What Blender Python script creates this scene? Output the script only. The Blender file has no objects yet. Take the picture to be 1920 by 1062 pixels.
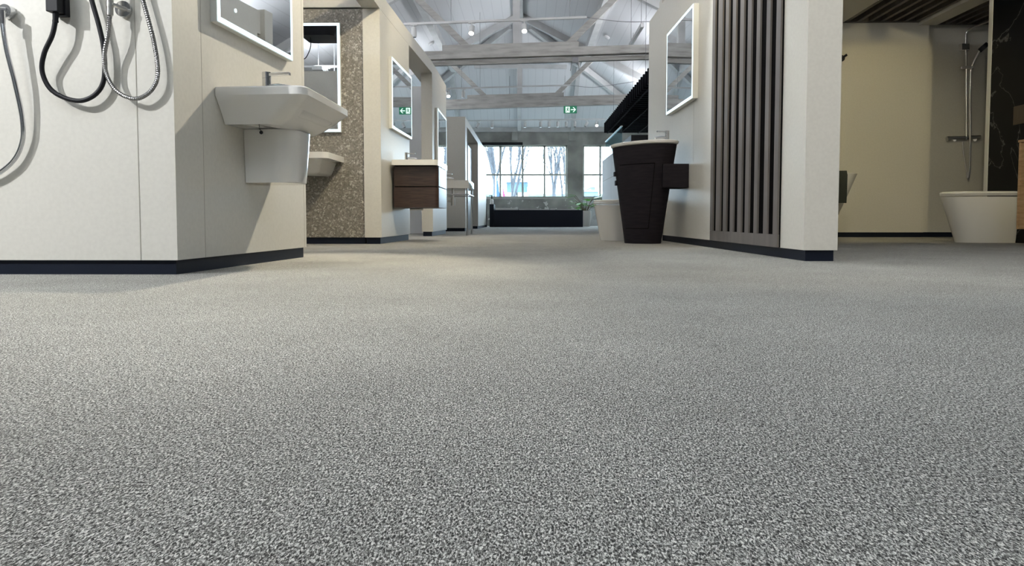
import bpy, bmesh, math, random
from mathutils import Vector, Matrix
random.seed(7)
C = bpy.context.scene.collection
PI = math.pi
# ------------------------------------------------------------------ camera
FPX = 1400.0; PITCH = math.radians(3); YAW = math.atan(30/1400*math.cos(PITCH)); CAMZ = .225
CX = 960.0; CY = 410 + FPX*math.tan(PITCH)
cd = bpy.data.cameras.new('camera'); cam = bpy.data.objects.new('camera', cd); C.objects.link(cam)
cam.location = (0, 0, CAMZ); cam.rotation_euler = (PI/2 - PITCH, 0, YAW)
cd.sensor_width = 36; cd.lens = FPX/1920*36; cd.shift_y = (CY - 531)/1920; cd.clip_end = 600; cd.clip_start = .02
bpy.context.scene.camera = cam

def ray(u, v):
    a = (u-CX)/FPX; b = (CY-v)/FPX
    x = a; y = math.cos(PITCH)+b*math.sin(PITCH); z = -math.sin(PITCH)+b*math.cos(PITCH)
    c, s = math.cos(YAW), math.sin(YAW)
    return Vector((x*c-y*s, x*s+y*c, z))
def P(u, v, Y):
    r = ray(u, v); t = Y/r.y; return Vector((r.x*t, Y, CAMZ+r.z*t))
def PX(u, v, X):
    r = ray(u, v); t = X/r.x; return Vector((X, r.y*t, CAMZ+r.z*t))

# ------------------------------------------------------------------ materials
def mat(name, col, rough=.5, metal=0, **kw):
    m = bpy.data.materials.new(name); m.use_nodes = True
    b = m.node_tree.nodes['Principled BSDF']
    b.inputs['Base Color'].default_value = (*col, 1); b.inputs['Roughness'].default_value = rough
    b.inputs['Metallic'].default_value = metal
    for k, v in kw.items(): b.inputs[k.replace('_', ' ')].default_value = v
    return m
def nd(m, t, **kw):
    n = m.node_tree.nodes.new(t)
    for k, v in kw.items(): setattr(n, k, v)
    return n
def noise_mat(name, c1, c2, scale, rough=.6, lo=.35, hi=.65, detail=4, bump=0, stretch=(1,1,1), dist=.01, c3=None):
    m = mat(name, c1, rough); nt = m.node_tree; b = nt.nodes['Principled BSDF']
    tc = nd(m, 'ShaderNodeTexCoord'); mp = nd(m, 'ShaderNodeMapping'); mp.inputs['Scale'].default_value = stretch
    n = nd(m, 'ShaderNodeTexNoise'); n.inputs['Scale'].default_value = scale; n.inputs['Detail'].default_value = detail
    r = nd(m, 'ShaderNodeValToRGB'); e = r.color_ramp.elements
    e[0].position = lo; e[0].color = (*c1, 1); e[1].position = hi; e[1].color = (*c2, 1)
    if c3: x = e.new((lo+hi)/2); x.color = (*c3, 1)
    L = nt.links.new
    L(tc.outputs['Object'], mp.inputs['Vector']); L(mp.outputs['Vector'], n.inputs['Vector'])
    L(n.outputs['Fac'], r.inputs['Fac']); L(r.outputs['Color'], b.inputs['Base Color'])
    if bump:
        bp = nd(m, 'ShaderNodeBump'); bp.inputs['Strength'].default_value = bump; bp.inputs['Distance'].default_value = dist
        L(n.outputs['Fac'], bp.inputs['Height']); L(bp.outputs['Normal'], b.inputs['Normal'])
    return m
def emit(name, col, s):
    m = mat(name, (0, 0, 0), .5); b = m.node_tree.nodes['Principled BSDF']
    b.inputs['Emission Color'].default_value = (*col, 1); b.inputs['Emission Strength'].default_value = s
    return m

M = {}
M['cream'] = noise_mat('cream_laminate', (.56, .54, .485), (.59, .57, .512), 60, .42, bump=.02, dist=.001)
M['wall_end'] = M['cream']
M['white_wall'] = mat('white_plaster', (.66, .67, .67), .7)
M['plinth'] = mat('navy_plinth', (.006, .009, .018), .5, Specular_IOR_Level=.2)
M['joint'] = mat('panel_joint', (.36, .34, .29), .7)
M['ceramic'] = mat('white_ceramic', (.72, .71, .68), .08, Coat_Weight=.3)
M['chrome'] = mat('chrome', (.70, .71, .73), .14, 1)
M['hosesteel'] = mat('hose_steel', (.24, .235, .23), .34, 1)
M['plate'] = mat('dark_metal_plate', (.12, .10, .085), .35, 1)
M['steel'] = mat('brushed_steel', (.68, .66, .62), .28, 1)
M['black'] = mat('matt_black', (.007, .007, .009), .5, Specular_IOR_Level=.25)
M['blackfoam'] = mat('black_baffle', (.003, .003, .005), .9, Specular_IOR_Level=.1)
M['mirror'] = mat('mirror_glass', (.83, .86, .87), .01, 1)
M['led'] = emit('mirror_light', (.72, .93, 1.0), 1.15)
M['frame_w'] = mat('white_frame', (.62, .62, .58), .4)
M['lampw'] = mat('white_lamp_body', (.55, .55, .55), .4)
M['bulb'] = emit('lamp_lens', (1, .93, .82), 18)
M['bulboff'] = mat('lamp_lens_off', (.12, .12, .12), .2)
M['cable'] = mat('cable_grey', (.22, .22, .23), .5)
M['barrel'] = noise_mat('dark_barrel_veneer', (.012, .010, .013), (.018, .015, .018), 8, .7, stretch=(1, 1, 8))
M['barrel'].node_tree.nodes['Principled BSDF'].inputs['Specular IOR Level'].default_value = .12
M['pine'] = noise_mat('light_oak', (.50, .29, .12), (.66, .42, .20), 6, .45, stretch=(8, 1, 8), detail=6)
M['wenge'] = noise_mat('dark_wood_veneer', (.022, .012, .009), (.050, .028, .020), 9, .35, stretch=(1, 1, 14), detail=6)
M['slat'] = noise_mat('brown_slat', (.10, .09, .082), (.135, .12, .108), 12, .55, stretch=(1, 1, .2))
M['slatdark'] = mat('dark_slat_back', (.004, .0035, .0035), .95, Specular_IOR_Level=.02)
M['beam'] = noise_mat('whitewashed_timber', (.26, .25, .23), (.44, .43, .41), 3, .7, stretch=(1, 1, 6), detail=8, bump=.3, lo=.25, hi=.6)
M['beam2'] = noise_mat('painted_timber', (.48, .48, .48), (.58, .58, .58), 3, .6, detail=6)
M['towel'] = noise_mat('dark_green_towel', (.016, .020, .015), (.032, .036, .028), 300, .95, bump=.5, dist=.002)
M['leaf'] = noise_mat('leaf_green', (.10, .30, .05), (.22, .48, .12), 8, .45)
M['stem'] = mat('plant_stem', (.10, .07, .04), .7)
M['pot'] = mat('white_pot', (.7, .66, .62), .5)
M['signg'] = emit('sign_green', (.012, .20, .10), .55)
M['signw'] = emit('sign_white', (.75, 1, .88), .9)
M['bark'] = noise_mat('bare_bark', (.026, .028, .034), (.042, .044, .05), 5, .9)
M['tower'] = mat('pale_block_facade', (.07, .10, .12), .8)
M['bluehouse'] = noise_mat('blue_grey_facade', (.020, .05, .075), (.05, .085, .105), 1.2, .8)
M['outground'] = mat('pale_asphalt', (.16, .16, .155), .9)
M['flagb'] = mat('blue_banner', (.010, .04, .12), .8)
M['flagp'] = mat('pink_banner', (.16, .008, .05), .8)
M['hedge'] = noise_mat('distant_foliage', (.07, .10, .085), (.10, .13, .115), 1, .9)

M['seam'] = mat('seam_black', (.002, .002, .002), .9, Specular_IOR_Level=.05)
# carpet: looped speckle, dark and pale yarns
m = mat('speckled_carpet', (.3, .3, .3), .95); M['carpet'] = m
nt = m.node_tree; L = nt.links.new; b = nt.nodes['Principled BSDF']; b.inputs['Specular IOR Level'].default_value = .15
tc = nd(m, 'ShaderNodeTexCoord')
n1 = nd(m, 'ShaderNodeTexNoise'); n1.inputs['Scale'].default_value = 640; n1.inputs['Detail'].default_value = 2.5; n1.inputs['Roughness'].default_value = .65; n1.inputs['Distortion'].default_value = .8
v1 = nd(m, 'ShaderNodeTexVoronoi'); v1.inputs['Scale'].default_value = 760
n2 = nd(m, 'ShaderNodeTexNoise'); n2.inputs['Scale'].default_value = 2.2; n2.inputs['Detail'].default_value = 5
r1 = nd(m, 'ShaderNodeValToRGB'); e = r1.color_ramp.elements
e[0].position = .39; e[0].color = (.035, .034, .031, 1); e[1].position = .62; e[1].color = (.95, .93, .86, 1)
x = e.new(.5); x.color = (.25, .24, .215, 1)
r2 = nd(m, 'ShaderNodeValToRGB'); e = r2.color_ramp.elements
e[0].position = .3; e[0].color = (.88, .88, .88, 1); e[1].position = .7; e[1].color = (1.08, 1.08, 1.08, 1)
mx = nd(m, 'ShaderNodeMixRGB', blend_type='MULTIPLY'); mx.inputs[0].default_value = 1
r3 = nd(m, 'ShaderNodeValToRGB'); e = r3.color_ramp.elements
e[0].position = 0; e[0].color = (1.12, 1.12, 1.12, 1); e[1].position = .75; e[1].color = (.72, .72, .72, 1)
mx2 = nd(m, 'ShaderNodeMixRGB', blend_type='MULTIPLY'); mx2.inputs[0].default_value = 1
bp = nd(m, 'ShaderNodeBump'); bp.inputs['Strength'].default_value = .6; bp.inputs['Distance'].default_value = .003
cm = nd(m, 'ShaderNodeMapping'); cm.inputs['Scale'].default_value = (1, .42, 1); L(tc.outputs['Object'], cm.inputs[0]); L(cm.outputs[0], n1.inputs['Vector']); L(cm.outputs[0], v1.inputs['Vector']); L(tc.outputs['Object'], n2.inputs['Vector'])
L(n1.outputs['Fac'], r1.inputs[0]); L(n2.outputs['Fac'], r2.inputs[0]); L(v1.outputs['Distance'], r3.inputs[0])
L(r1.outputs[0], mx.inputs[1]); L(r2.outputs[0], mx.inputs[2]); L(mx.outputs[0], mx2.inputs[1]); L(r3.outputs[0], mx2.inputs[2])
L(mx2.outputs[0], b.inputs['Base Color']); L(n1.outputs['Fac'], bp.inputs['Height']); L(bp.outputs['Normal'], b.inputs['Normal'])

# stone: terrazzo like ceppo, chips in brown grey matrix
m = mat('pebbled_stone', (.2, .17, .14), .45); M['stone'] = m
nt = m.node_tree; L = nt.links.new; b = nt.nodes['Principled BSDF']
tc = nd(m, 'ShaderNodeTexCoord')
na = nd(m, 'ShaderNodeTexNoise'); na.inputs['Scale'].default_value = 7; na.inputs['Detail'].default_value = 6
mxv = nd(m, 'ShaderNodeMixRGB', blend_type='ADD'); mxv.inputs[0].default_value = .10
va = nd(m, 'ShaderNodeTexVoronoi'); va.inputs['Scale'].default_value = 75
vb = nd(m, 'ShaderNodeTexVoronoi'); vb.inputs['Scale'].default_value = 13
ra = nd(m, 'ShaderNodeValToRGB'); e = ra.color_ramp.elements; ra.color_ramp.interpolation = 'LINEAR'
e[0].position = 0; e[0].color = (.15, .135, .11, 1); e[1].position = 1; e[1].color = (.44, .41, .36, 1)
x = e.new(.45); x.color = (.20, .182, .152, 1); x = e.new(.8); x.color = (.26, .24, .20, 1)
sep = nd(m, 'ShaderNodeSeparateColor')
rb = nd(m, 'ShaderNodeValToRGB'); e = rb.color_ramp.elements
e[0].position = .10; e[0].color = (1.9, 1.9, 1.85, 1); e[1].position = .17; e[1].color = (1, 1, 1, 1)
rc = nd(m, 'ShaderNodeValToRGB'); e = rc.color_ramp.elements
e[0].position = .3; e[0].color = (.7, .7, .7, 1); e[1].position = .7; e[1].color = (1.25, 1.25, 1.25, 1)
nf = nd(m, 'ShaderNodeTexNoise'); nf.inputs['Scale'].default_value = 90; nf.inputs['Detail'].default_value = 3
m1 = nd(m, 'ShaderNodeMixRGB', blend_type='MULTIPLY'); m1.inputs[0].default_value = 1
m2 = nd(m, 'ShaderNodeMixRGB', blend_type='MULTIPLY'); m2.inputs[0].default_value = .9
L(tc.outputs['Object'], na.inputs['Vector']); L(tc.outputs['Object'], mxv.inputs[1]); L(na.outputs['Color'], mxv.inputs[2])
L(mxv.outputs[0], va.inputs['Vector']); L(mxv.outputs[0], vb.inputs['Vector']); L(tc.outputs['Object'], nf.inputs['Vector'])
L(va.outputs['Color'], sep.inputs[0]); L(sep.outputs[0], ra.inputs[0]); L(vb.outputs['Distance'], rb.inputs[0]); L(nf.outputs['Fac'], rc.inputs[0])
L(ra.outputs[0], m1.inputs[1]); L(rc.outputs[0], m1.inputs[2]); L(m1.outputs[0], m2.inputs[1]); L(rb.outputs[0], m2.inputs[2])
L(m2.outputs[0], b.inputs['Base Color'])

WALL_FLECK = .80
# concrete with stains, chips of old paint low down
def concrete(name, flecks):
    m = noise_mat(name, (.20, .20, .19), (.50, .50, .47), 1.6, .85, detail=9, lo=.3, hi=.72, bump=.4, c3=(.34, .335, .31))
    if flecks:
        nt = m.node_tree; L = nt.links.new; b = nt.nodes['Principled BSDF']
        old = b.inputs['Base Color'].links[0].from_socket
        n = nd(m, 'ShaderNodeTexNoise'); n.inputs['Scale'].default_value = 7; n.inputs['Detail'].default_value = 8
        r = nd(m, 'ShaderNodeValToRGB'); r.color_ramp.elements[0].position = .61; r.color_ramp.elements[1].position = .64
        x = nd(m, 'ShaderNodeMixRGB'); x.inputs[2].default_value = (.72, .72, .70, 1)
        tc = nd(m, 'ShaderNodeTexCoord')
        sx = nd(m, 'ShaderNodeSeparateXYZ'); lt = nd(m, 'ShaderNodeMath', operation='LESS_THAN'); lt.inputs[1].default_value = WALL_FLECK
        mu = nd(m, 'ShaderNodeMath', operation='MULTIPLY'); L(tc.outputs['Object'], sx.inputs[0]); L(sx.outputs[2], lt.inputs[0])
        L(tc.outputs['Object'], n.inputs['Vector']); L(n.outputs['Fac'], r.inputs[0]); L(r.outputs[0], mu.inputs[0]); L(lt.outputs[0], mu.inputs[1]); L(mu.outputs[0], x.inputs[0]); L(old, x.inputs[1]); L(x.outputs[0], b.inputs['Base Color'])
    return m
M['concrete'] = concrete('raw_concrete', True)

# roof lining boards: fine joints
m = mat('white_lining_boards', (.70, .70, .72), .7); M['lining'] = m
nt = m.node_tree; L = nt.links.new; b = nt.nodes['Principled BSDF']
tc = nd(m, 'ShaderNodeTexCoord'); wv = nd(m, 'ShaderNodeTexWave', bands_direction='X'); wv.inputs['Scale'].default_value = 1.6
r = nd(m, 'ShaderNodeValToRGB'); r.color_ramp.elements[0].position = 0; r.color_ramp.elements[0].color = (.60, .60, .62, 1)
r.color_ramp.elements[1].position = .02; r.color_ramp.elements[1].color = (.70, .70, .72, 1)
L(tc.outputs['Object'], wv.inputs['Vector']); L(wv.outputs['Fac'], r.inputs[0]); L(r.outputs[0], b.inputs['Base Color'])

# black marble with thin veins
m = mat('black_marble', (.01, .01, .012), .3, Specular_IOR_Level=.08); M['marble'] = m
nt = m.node_tree; L = nt.links.new; b = nt.nodes['Principled BSDF']
tc = nd(m, 'ShaderNodeTexCoord'); n = nd(m, 'ShaderNodeTexNoise'); n.inputs['Scale'].default_value = 1.3; n.inputs['Detail'].default_value = 6; n.inputs['Distortion'].default_value = 1.2
r = nd(m, 'ShaderNodeValToRGB'); e = r.color_ramp.elements
e[0].position = .493; e[0].color = (.004, .0045, .006, 1); e[1].position = .507; e[1].color = (.004, .0045, .006, 1)
x = e.new(.5); x.color = (.10, .10, .10, 1)
L(tc.outputs['Object'], n.inputs['Vector']); L(n.outputs['Fac'], r.inputs[0]); L(r.outputs[0], b.inputs['Base Color'])

# thin clear glass
def glassmat(name, tint, f=.08):
    m = bpy.data.materials.new(name); m.use_nodes = True; nt = m.node_tree; L = nt.links.new
    nt.nodes.remove(nt.nodes['Principled BSDF'])
    t = nd(m, 'ShaderNodeBsdfTransparent'); t.inputs[0].default_value = (*tint, 1)
    g = nd(m, 'ShaderNodeBsdfGlossy'); g.inputs['Roughness'].default_value = .02
    x = nd(m, 'ShaderNodeMixShader'); x.inputs[0].default_value = f
    L(t.outputs[0], x.inputs[1]); L(g.outputs[0], x.inputs[2]); L(x.outputs[0], nt.nodes['Material Output'].inputs[0])
    return m
M['glass'] = glassmat('window_glass', (.96, .98, .98), .05)
M['screen'] = glassmat('glass_screen', (.62, .78, .84), .10)

# ------------------------------------------------------------------ mesh builder
class MB:
    def __init__(s): s.bm = bmesh.new()
    def box(s, x0, x1, y0, y1, z0, z1, rot=None):
        vs = [s.bm.verts.new((x, y, z)) for x in (x0, x1) for y in (y0, y1) for z in (z0, z1)]
        if rot:
            c = Vector(((x0+x1)/2, (y0+y1)/2, (z0+z1)/2))
            for v in vs: v.co = rot @ (v.co - c) + c
        for f in ((0,1,3,2),(4,6,7,5),(0,4,5,1),(2,3,7,6),(0,2,6,4),(1,5,7,3)): s.bm.faces.new([vs[i] for i in f])
        return s
    def prism(s, pts, z0, z1):
        return s.loft([[(x, y, z0) for x, y in pts], [(x, y, z1) for x, y in pts]])
    def loft(s, rings, cap0=True, cap1=True):
        R = [[s.bm.verts.new(p) for p in r] for r in rings]; n = len(R[0])
        for a, b in zip(R, R[1:]):
            for i in range(n): s.bm.faces.new((a[i], a[(i+1) % n], b[(i+1) % n], b[i]))
        if cap0: s.bm.faces.new(R[0][::-1])
        if cap1: s.bm.faces.new(R[-1])
        return s
    def tube(s, pts, r, n=10, cap=True):
        pts = [Vector(p) for p in pts]; rr = r if isinstance(r, (list, tuple)) else [r]*len(pts)
        rings = []; up = None
        for i, p in enumerate(pts):
            d = (pts[min(i+1, len(pts)-1)] - pts[max(i-1, 0)]).normalized()
            if up is None: up = Vector((0, 0, 1)) if abs(d.z) < .9 else Vector((0, 1, 0))
            a = d.cross(up).normalized(); b = d.cross(a).normalized(); up = -b if b.dot(up) < 0 else b
            a = d.cross(up).normalized()
            rings.append([p + (a*math.cos(2*PI*k/n) + up*math.sin(2*PI*k/n))*rr[i] for k in range(n)])
        return s.loft(rings, cap, cap)
    def bar(s, a, b, w, h):            # rectangular member, h in the vertical-ish direction
        a = Vector(a); b = Vector(b); d = (b-a).normalized()
        side = d.cross(Vector((0, 0, 1)))
        side = side.normalized() if side.length > 1e-3 else Vector((1, 0, 0))
        u = side.cross(d).normalized()
        return s.loft([[p + side*sx*w/2 + u*sz*h/2 for sx, sz in ((-1,-1),(1,-1),(1,1),(-1,1))] for p in (a, b)])
    def bar_y(s, a, b, w, h):          # member lying in the XZ plane, w thickness along Y
        a = Vector(a); b = Vector(b); d = (b-a).normalized(); side = Vector((0, 1, 0)); u = side.cross(d).normalized()
        return s.loft([[p + side*sx*w/2 + u*sz*h/2 for sx, sz in ((-1,-1),(1,-1),(1,1),(-1,1))] for p in (a, b)])
    def build(s, name, m, parent=None, bevel=0, smooth=False, subsurf=0, world=True, origin=True):
        bmesh.ops.recalc_face_normals(s.bm, faces=s.bm.faces)
        me = bpy.data.meshes.new(name)
        off = Vector((0, 0, 0))
        if parent is None and origin and len(s.bm.verts):
            xs = [v.co for v in s.bm.verts]
            off = Vector(((min(v.x for v in xs)+max(v.x for v in xs))/2, (min(v.y for v in xs)+max(v.y for v in xs))/2, min(v.z for v in xs)))
            for v in s.bm.verts: v.co -= off
        elif parent is not None and world:
            q = parent; o = Vector((0, 0, 0))
            while q: o += q.location; q = q.parent
            for v in s.bm.verts: v.co -= o
        s.bm.to_mesh(me); s.bm.free()
        me.materials.append(M[m] if isinstance(m, str) else m)
        o = bpy.data.objects.new(name, me); C.objects.link(o); o.location = off
        if parent: o.parent = parent; o.location = (0, 0, 0)
        if smooth:
            for p in me.polygons: p.use_smooth = True
            md = o.modifiers.new('edge', 'EDGE_SPLIT'); md.split_angle = math.radians(38)
        if bevel:
            md = o.modifiers.new('bevel', 'BEVEL'); md.width = bevel; md.segments = 2; md.limit_method = 'ANGLE'
        if subsurf:
            md = o.modifiers.new('sub', 'SUBSURF'); md.levels = md.render_levels = subsurf
        return o
def tag(o, label=None, cat=None, group=None, kind=None):
    if label: o['label'] = label
    if cat: o['category'] = cat
    if group: o['group'] = group
    if kind: o['kind'] = kind
    return o
def thing(name, label, cat, loc=(0, 0, 0), group=None):
    o = bpy.data.objects.new(name, None); C.objects.link(o); o.location = loc; o.empty_display_size = .1
    return tag(o, label, cat, group)
def struct(o, label=None): return tag(o, label, None, None, 'structure')
def dup(root, loc, label=None, rot=None):
    def cp(o, par):
        c = o.copy(); C.objects.link(c); c.parent = par
        for ch in [q for q in kids if q.parent == o]: cp(ch, c)
        return c
    kids = list(root.children_recursive)
    r = cp(root, None); r.location = loc
    if rot is not None: r.rotation_euler = rot
    if label: r['label'] = label
    return r
def rrect(x0, x1, y0, y1, r, z, n=6):
    rs = r if isinstance(r, (list, tuple)) else [r]*4      # order: x1y1, x0y1, x0y0, x1y0
    out = []
    for (cx, cy, sx, sy, a0), q in zip(((x1, y1, -1, -1, 0), (x0, y1, 1, -1, 90), (x0, y0, 1, 1, 180), (x1, y0, -1, 1, 270)), rs):
        for k in range(n+1):
            a = math.radians(a0 + 90*k/n); out.append((cx+sx*q+q*math.cos(a), cy+sy*q+q*math.sin(a), z))
    return out
def ell(cx, cy, a, b, z, rot=0, n=48, e=2.0):
    out = []
    for k in range(n):
        t = 2*PI*k/n; c, s = math.cos(t), math.sin(t)
        x = a*abs(c)**(2/e)*(1 if c >= 0 else -1); y = b*abs(s)**(2/e)*(1 if s >= 0 else -1)
        out.append((cx+x*math.cos(rot)-y*math.sin(rot), cy+x*math.sin(rot)+y*math.cos(rot), z))
    return out
def smooth_path(pts, n=12):
    pts = [Vector(p) for p in pts]; out = []
    for i in range(len(pts)-1):
        p0 = pts[max(i-1, 0)]; p1 = pts[i]; p2 = pts[i+1]; p3 = pts[min(i+2, len(pts)-1)]
        for k in range(n):
            t = k/n
            out.append(.5*((2*p1)+(p2-p0)*t+(2*p0-5*p1+4*p2-p3)*t*t+(3*p1-p0-3*p2+p3)*t**3))
    out.append(pts[-1]); return out
def inset(pts, d):                                        # footprint polygon moved inwards (CCW)
    n = len(pts); out = []
    for i in range(n):
        p0, p1, p2 = Vector(pts[i-1]), Vector(pts[i]), Vector(pts[(i+1) % n])
        d1 = (p1-p0).normalized(); d2 = (p2-p1).normalized()
        n1 = Vector((-d1.y, d1.x)); n2 = Vector((-d2.y, d2.x)); b = (n1+n2)
        b = b/max(b.dot(n1), .3) if b.length > 1e-6 else n1
        out.append(tuple(p1+b*d))
    return out

# ------------------------------------------------------------------ building shell
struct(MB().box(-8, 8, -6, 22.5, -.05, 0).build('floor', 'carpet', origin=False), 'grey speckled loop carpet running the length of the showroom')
RX = -.2; RZ = 5.12; EZ = 2.86; HALF = 4.4; YE = 22.5; YH = 18.1
# roof lining (pitched, hipped at the far end) with thickness
def slab(pts, t=.05):
    mb = MB(); mb.loft([[Vector(p) for p in pts], [Vector(p)+Vector((0, 0, t)) for p in pts]]); return mb
rl = slab([(RX-HALF, -6, EZ), (RX, -6, RZ), (RX, YH, RZ), (RX-HALF, YE, EZ)])
rl.loft([[Vector(p) for p in q] for q in ([(RX+HALF, -6, EZ), (RX+HALF, YE, EZ), (RX, YH, RZ), (RX, -6, RZ)], [(RX+HALF, -6, EZ+.05), (RX+HALF, YE, EZ+.05), (RX, YH, RZ+.05), (RX, -6, RZ+.05)])])
rl.loft([[(RX-HALF, YE, EZ), (RX, YH, RZ), (RX+HALF, YE, EZ)], [(RX-HALF, YE, EZ+.05), (RX, YH, RZ+.05), (RX+HALF, YE, EZ+.05)]])
rl.box(-8, RX-HALF, -6, YE, EZ, EZ+.05).box(RX+HALF, 8, -6, YE, EZ, EZ+.05)
struct(rl.build('ceiling', 'lining', origin=False), 'white boarded pitched roof lining with a hipped far end')
struct(MB().box(-8.15, -8, -6, YE, 0, 2.95).build('wall_left_outer', 'white_wall', origin=False), 'white outer wall beyond the left display bays')
struct(MB().box(8, 8.15, -6, YE, 0, 2.95).build('wall_right_outer', 'white_wall', origin=False), 'white outer wall beyond the right display bays')
struct(MB().box(-8, 8, -6.15, -6, 0, 5.3).build('wall_behind', 'white_wall', origin=False), 'white gable wall behind the viewpoint')
WZ0, WZ1 = P(1000, 371.5, YE).z, P(1000, 272, YE).z
W1 = (-1.52, P(1064, 300, YE).x); W2 = (P(1093, 300, YE).x, 4.3); W0 = (-4.4, -2.0)
fw = MB().box(-8, 8, YE, YE+.3, 0, WZ0).box(-8, 8, YE, YE+.3, WZ1, EZ+.25)
for a, b in ((-8, W0[0]), (W0[1], W1[0]), (W1[1], W2[0]), (W2[1], 8)): fw.box(a, b, YE, YE+.3, WZ0, WZ1)
struct(fw.build('wall_far', 'concrete', origin=False), 'raw concrete window wall at the far end of the hall')
# pilaster nibs under the rafters
nb = MB()
for x in (P(965, 250, YE).x, P(1072, 250, YE).x): nb.box(x-.09, x+.09, YE-.09, YE, 2.55, 2.84)
struct(nb.build('trim_1', 'concrete', origin=False), 'concrete corbels below the two hip rafters')
struct(MB().box(-8, 8, YE-.14, YE-.005, P(1000, 248, YE).z+.0, P(1000, 240, YE).z).build('trim_2', 'beam2', origin=False), 'white wall plate above the concrete beam')
struct(MB().box(W2[0]-.0, 2.6, YE-.03, YE, 0, WZ0-.06).build('trim_3', 'white_wall', origin=False), 'pale painted patch of wall below the right window')

def window(name, x0, x1, mull, label, head=None):
    y = YE+.12; fr = MB(); t = .03
    fr.box(x0, x1, y-.03, y+.03, WZ1-.05, WZ1).box(x0, x1, y-.03, y+.03, WZ0, WZ0+.05)
    fr.box(x0, x0+.05, y-.03, y+.03, WZ0, WZ1).box(x1-.06, x1, y-.03, y+.03, WZ0, WZ1)
    for mxx in mull: fr.box(mxx-t, mxx+t, y-.03, y+.03, WZ0, WZ1)
    zt = P(1000, 327.6, YE).z
    fr.box(x0, x1, y-.035, y+.035, zt-.03, zt+.03)
    f = fr.build(name, 'frame_w', origin=False); struct(f, label)
    MB().box(x0+.02, x1-.02, y-.004, y+.004, WZ0+.02, WZ1-.02).build('glass_pane', 'glass', f)
    MB().box(x0, x1, YE-.03, YE+.3, WZ0-.03, WZ0).build('window_sill', 'frame_w', f)
    return f
window('window_1', *W1, [P(u, 300, YE).x for u in (938, 980, 1021)], 'eight-pane window with bare trees outside')
window('window_2', *W2, [P(1126, 300, YE).x, 3.1, 3.7], 'window right of the concrete column')
window('window_3', *W0, [-3.6, -2.8], 'window hidden behind the left display bays')
# blind box hanging at the head of the left half of the middle window
tag(MB().box(W1[0], P(980, 270, YE).x, YE-.1, YE-.02, WZ1-.01, WZ1+.07).build('roller_blind_box', 'black', bevel=.005), 'dark rolled-up blind along the top left of the far window', 'blind')

# daylight portals
for x0, x1 in (W0, W1, W2):
    l = bpy.data.lights.new('window_portal', 'AREA'); l.shape = 'RECTANGLE'; l.size = x1-x0; l.size_y = WZ1-WZ0; l.cycles.is_portal = True
    o = bpy.data.objects.new('window_portal', l); C.objects.link(o); o.location = ((x0+x1)/2, YE+.32, (WZ0+WZ1)/2); o.rotation_euler = (-PI/2, 0, 0)

# ------------------------------------------------------------------ partitions, left
PT = 2.19; PB = .058
def block(suffix, pts, z1=PT, label='', ins=.014):
    w = MB().prism(pts, PB, z1).build('wall_'+suffix, 'cream', origin=False); struct(w, label)
    p = MB().prism(inset(pts, ins), 0, PB).build('baseboard_'+suffix, 'plinth', origin=False); struct(p, 'black recessed plinth of the '+label)
    return w
A0 = (-1.402, 2.955); A1 = (-1.292, 4.33)
wA = block('left_near', [(-4.6, 2.93), A0, A1, (A1[0]-.14, 4.33), (-1.542, 3.09), (-4.6, 3.07)], label='cream partition nearest on the left, with the shower hoses')
wB = block('left_middle', [(-1.44, 6.56), (-1.29, 6.56), (-1.255, 7.93), (-1.44, 7.93)], label='cream partition with the dark wood vanity')
wC = block('left_far', [(-1.345, 9.45), (-1.205, 9.45), (-1.215, 11.15), (-1.345, 11.15)], label='narrow cream partition between the vanity and the legged basin')
struct(MB().box(-4.6, -1.442, 6.578, 6.76, PB, 2.05).build('wall_left_stone', 'stone', origin=False), 'brown pebbled stone wall of the left bay')
struct(MB().box(-4.6, -1.442, 6.592, 6.76, 0, PB).build('baseboard_left_stone', 'plinth', origin=False), 'black plinth below the stone wall')
struct(MB().box(-4.6, -1.442, 6.565, 6.76, 2.062, PT).build('trim_4', 'cream', origin=False), 'cream band above the stone wall')
struct(MB().prism([(-1.44, 4.331), (-1.292, 4.331), (-1.29, 6.56), (-1.255, 7.93), (-1.205, 9.45), (-1.215, 11.15), (-1.44, 11.15)], 2.05, PT).build('trim_5', 'cream', origin=False), 'cream header beam bridging the left partitions')
# header must not share the volume of the partitions it rests on
for w in (wB, wC):
    for v in w.data.vertices:
        if v.co.z > 2: v.co.z = 2.048
struct(MB().box(-4.6, -1.35, 11.2, 11.35, 0, 2.19).build('wall_left_bay_back', 'white_wall', origin=False), 'cool grey back wall of the second left bay')
D0 = P(873, 434, 13.1).x
dz = P(873, 219, 13.1).z
dw = MB().box(-4.6, D0, 13.1, 13.45, PB, dz).build('wall_left_end', 'cream', origin=False); struct(dw, 'pale partition behind the legged basin')
struct(MB().box(-4.6, D0-.014, 13.115, 13.43, 0, PB).build('baseboard_left_end', 'plinth', origin=False), 'black plinth of the partition behind the legged basin')
struct(MB().box(-1.30, D0, 16.4, 19.6, PB, dz).build('wall_left_window', 'cream', origin=False), 'narrow partition nearest the windows on the left')
struct(MB().box(-1.29, D0-.014, 16.41, 19.59, 0, PB).build('baseboard_left_window', 'plinth', origin=False), 'black plinth of the partition nearest the windows')
struct(MB().box(-1.30, D0, 13.452, 16.398, P(885, 250, 14.5).z, dz).build('trim_6', 'cream', origin=False), 'header beam over the far left portal')
tag(MB().box(-1.62, -1.22, 15.2, 16.35, 0, 1.72).build('tall_dark_cabinet', 'wenge', bevel=.004), 'tall dark cabinet standing inside the far left portal', 'cabinet')
struct(MB().box(-4.6, -2.2, 16.4, 16.6, 0, 2.1).build('wall_left_inner', 'white_wall', origin=False), 'grey wall inside the far left portal')
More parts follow.
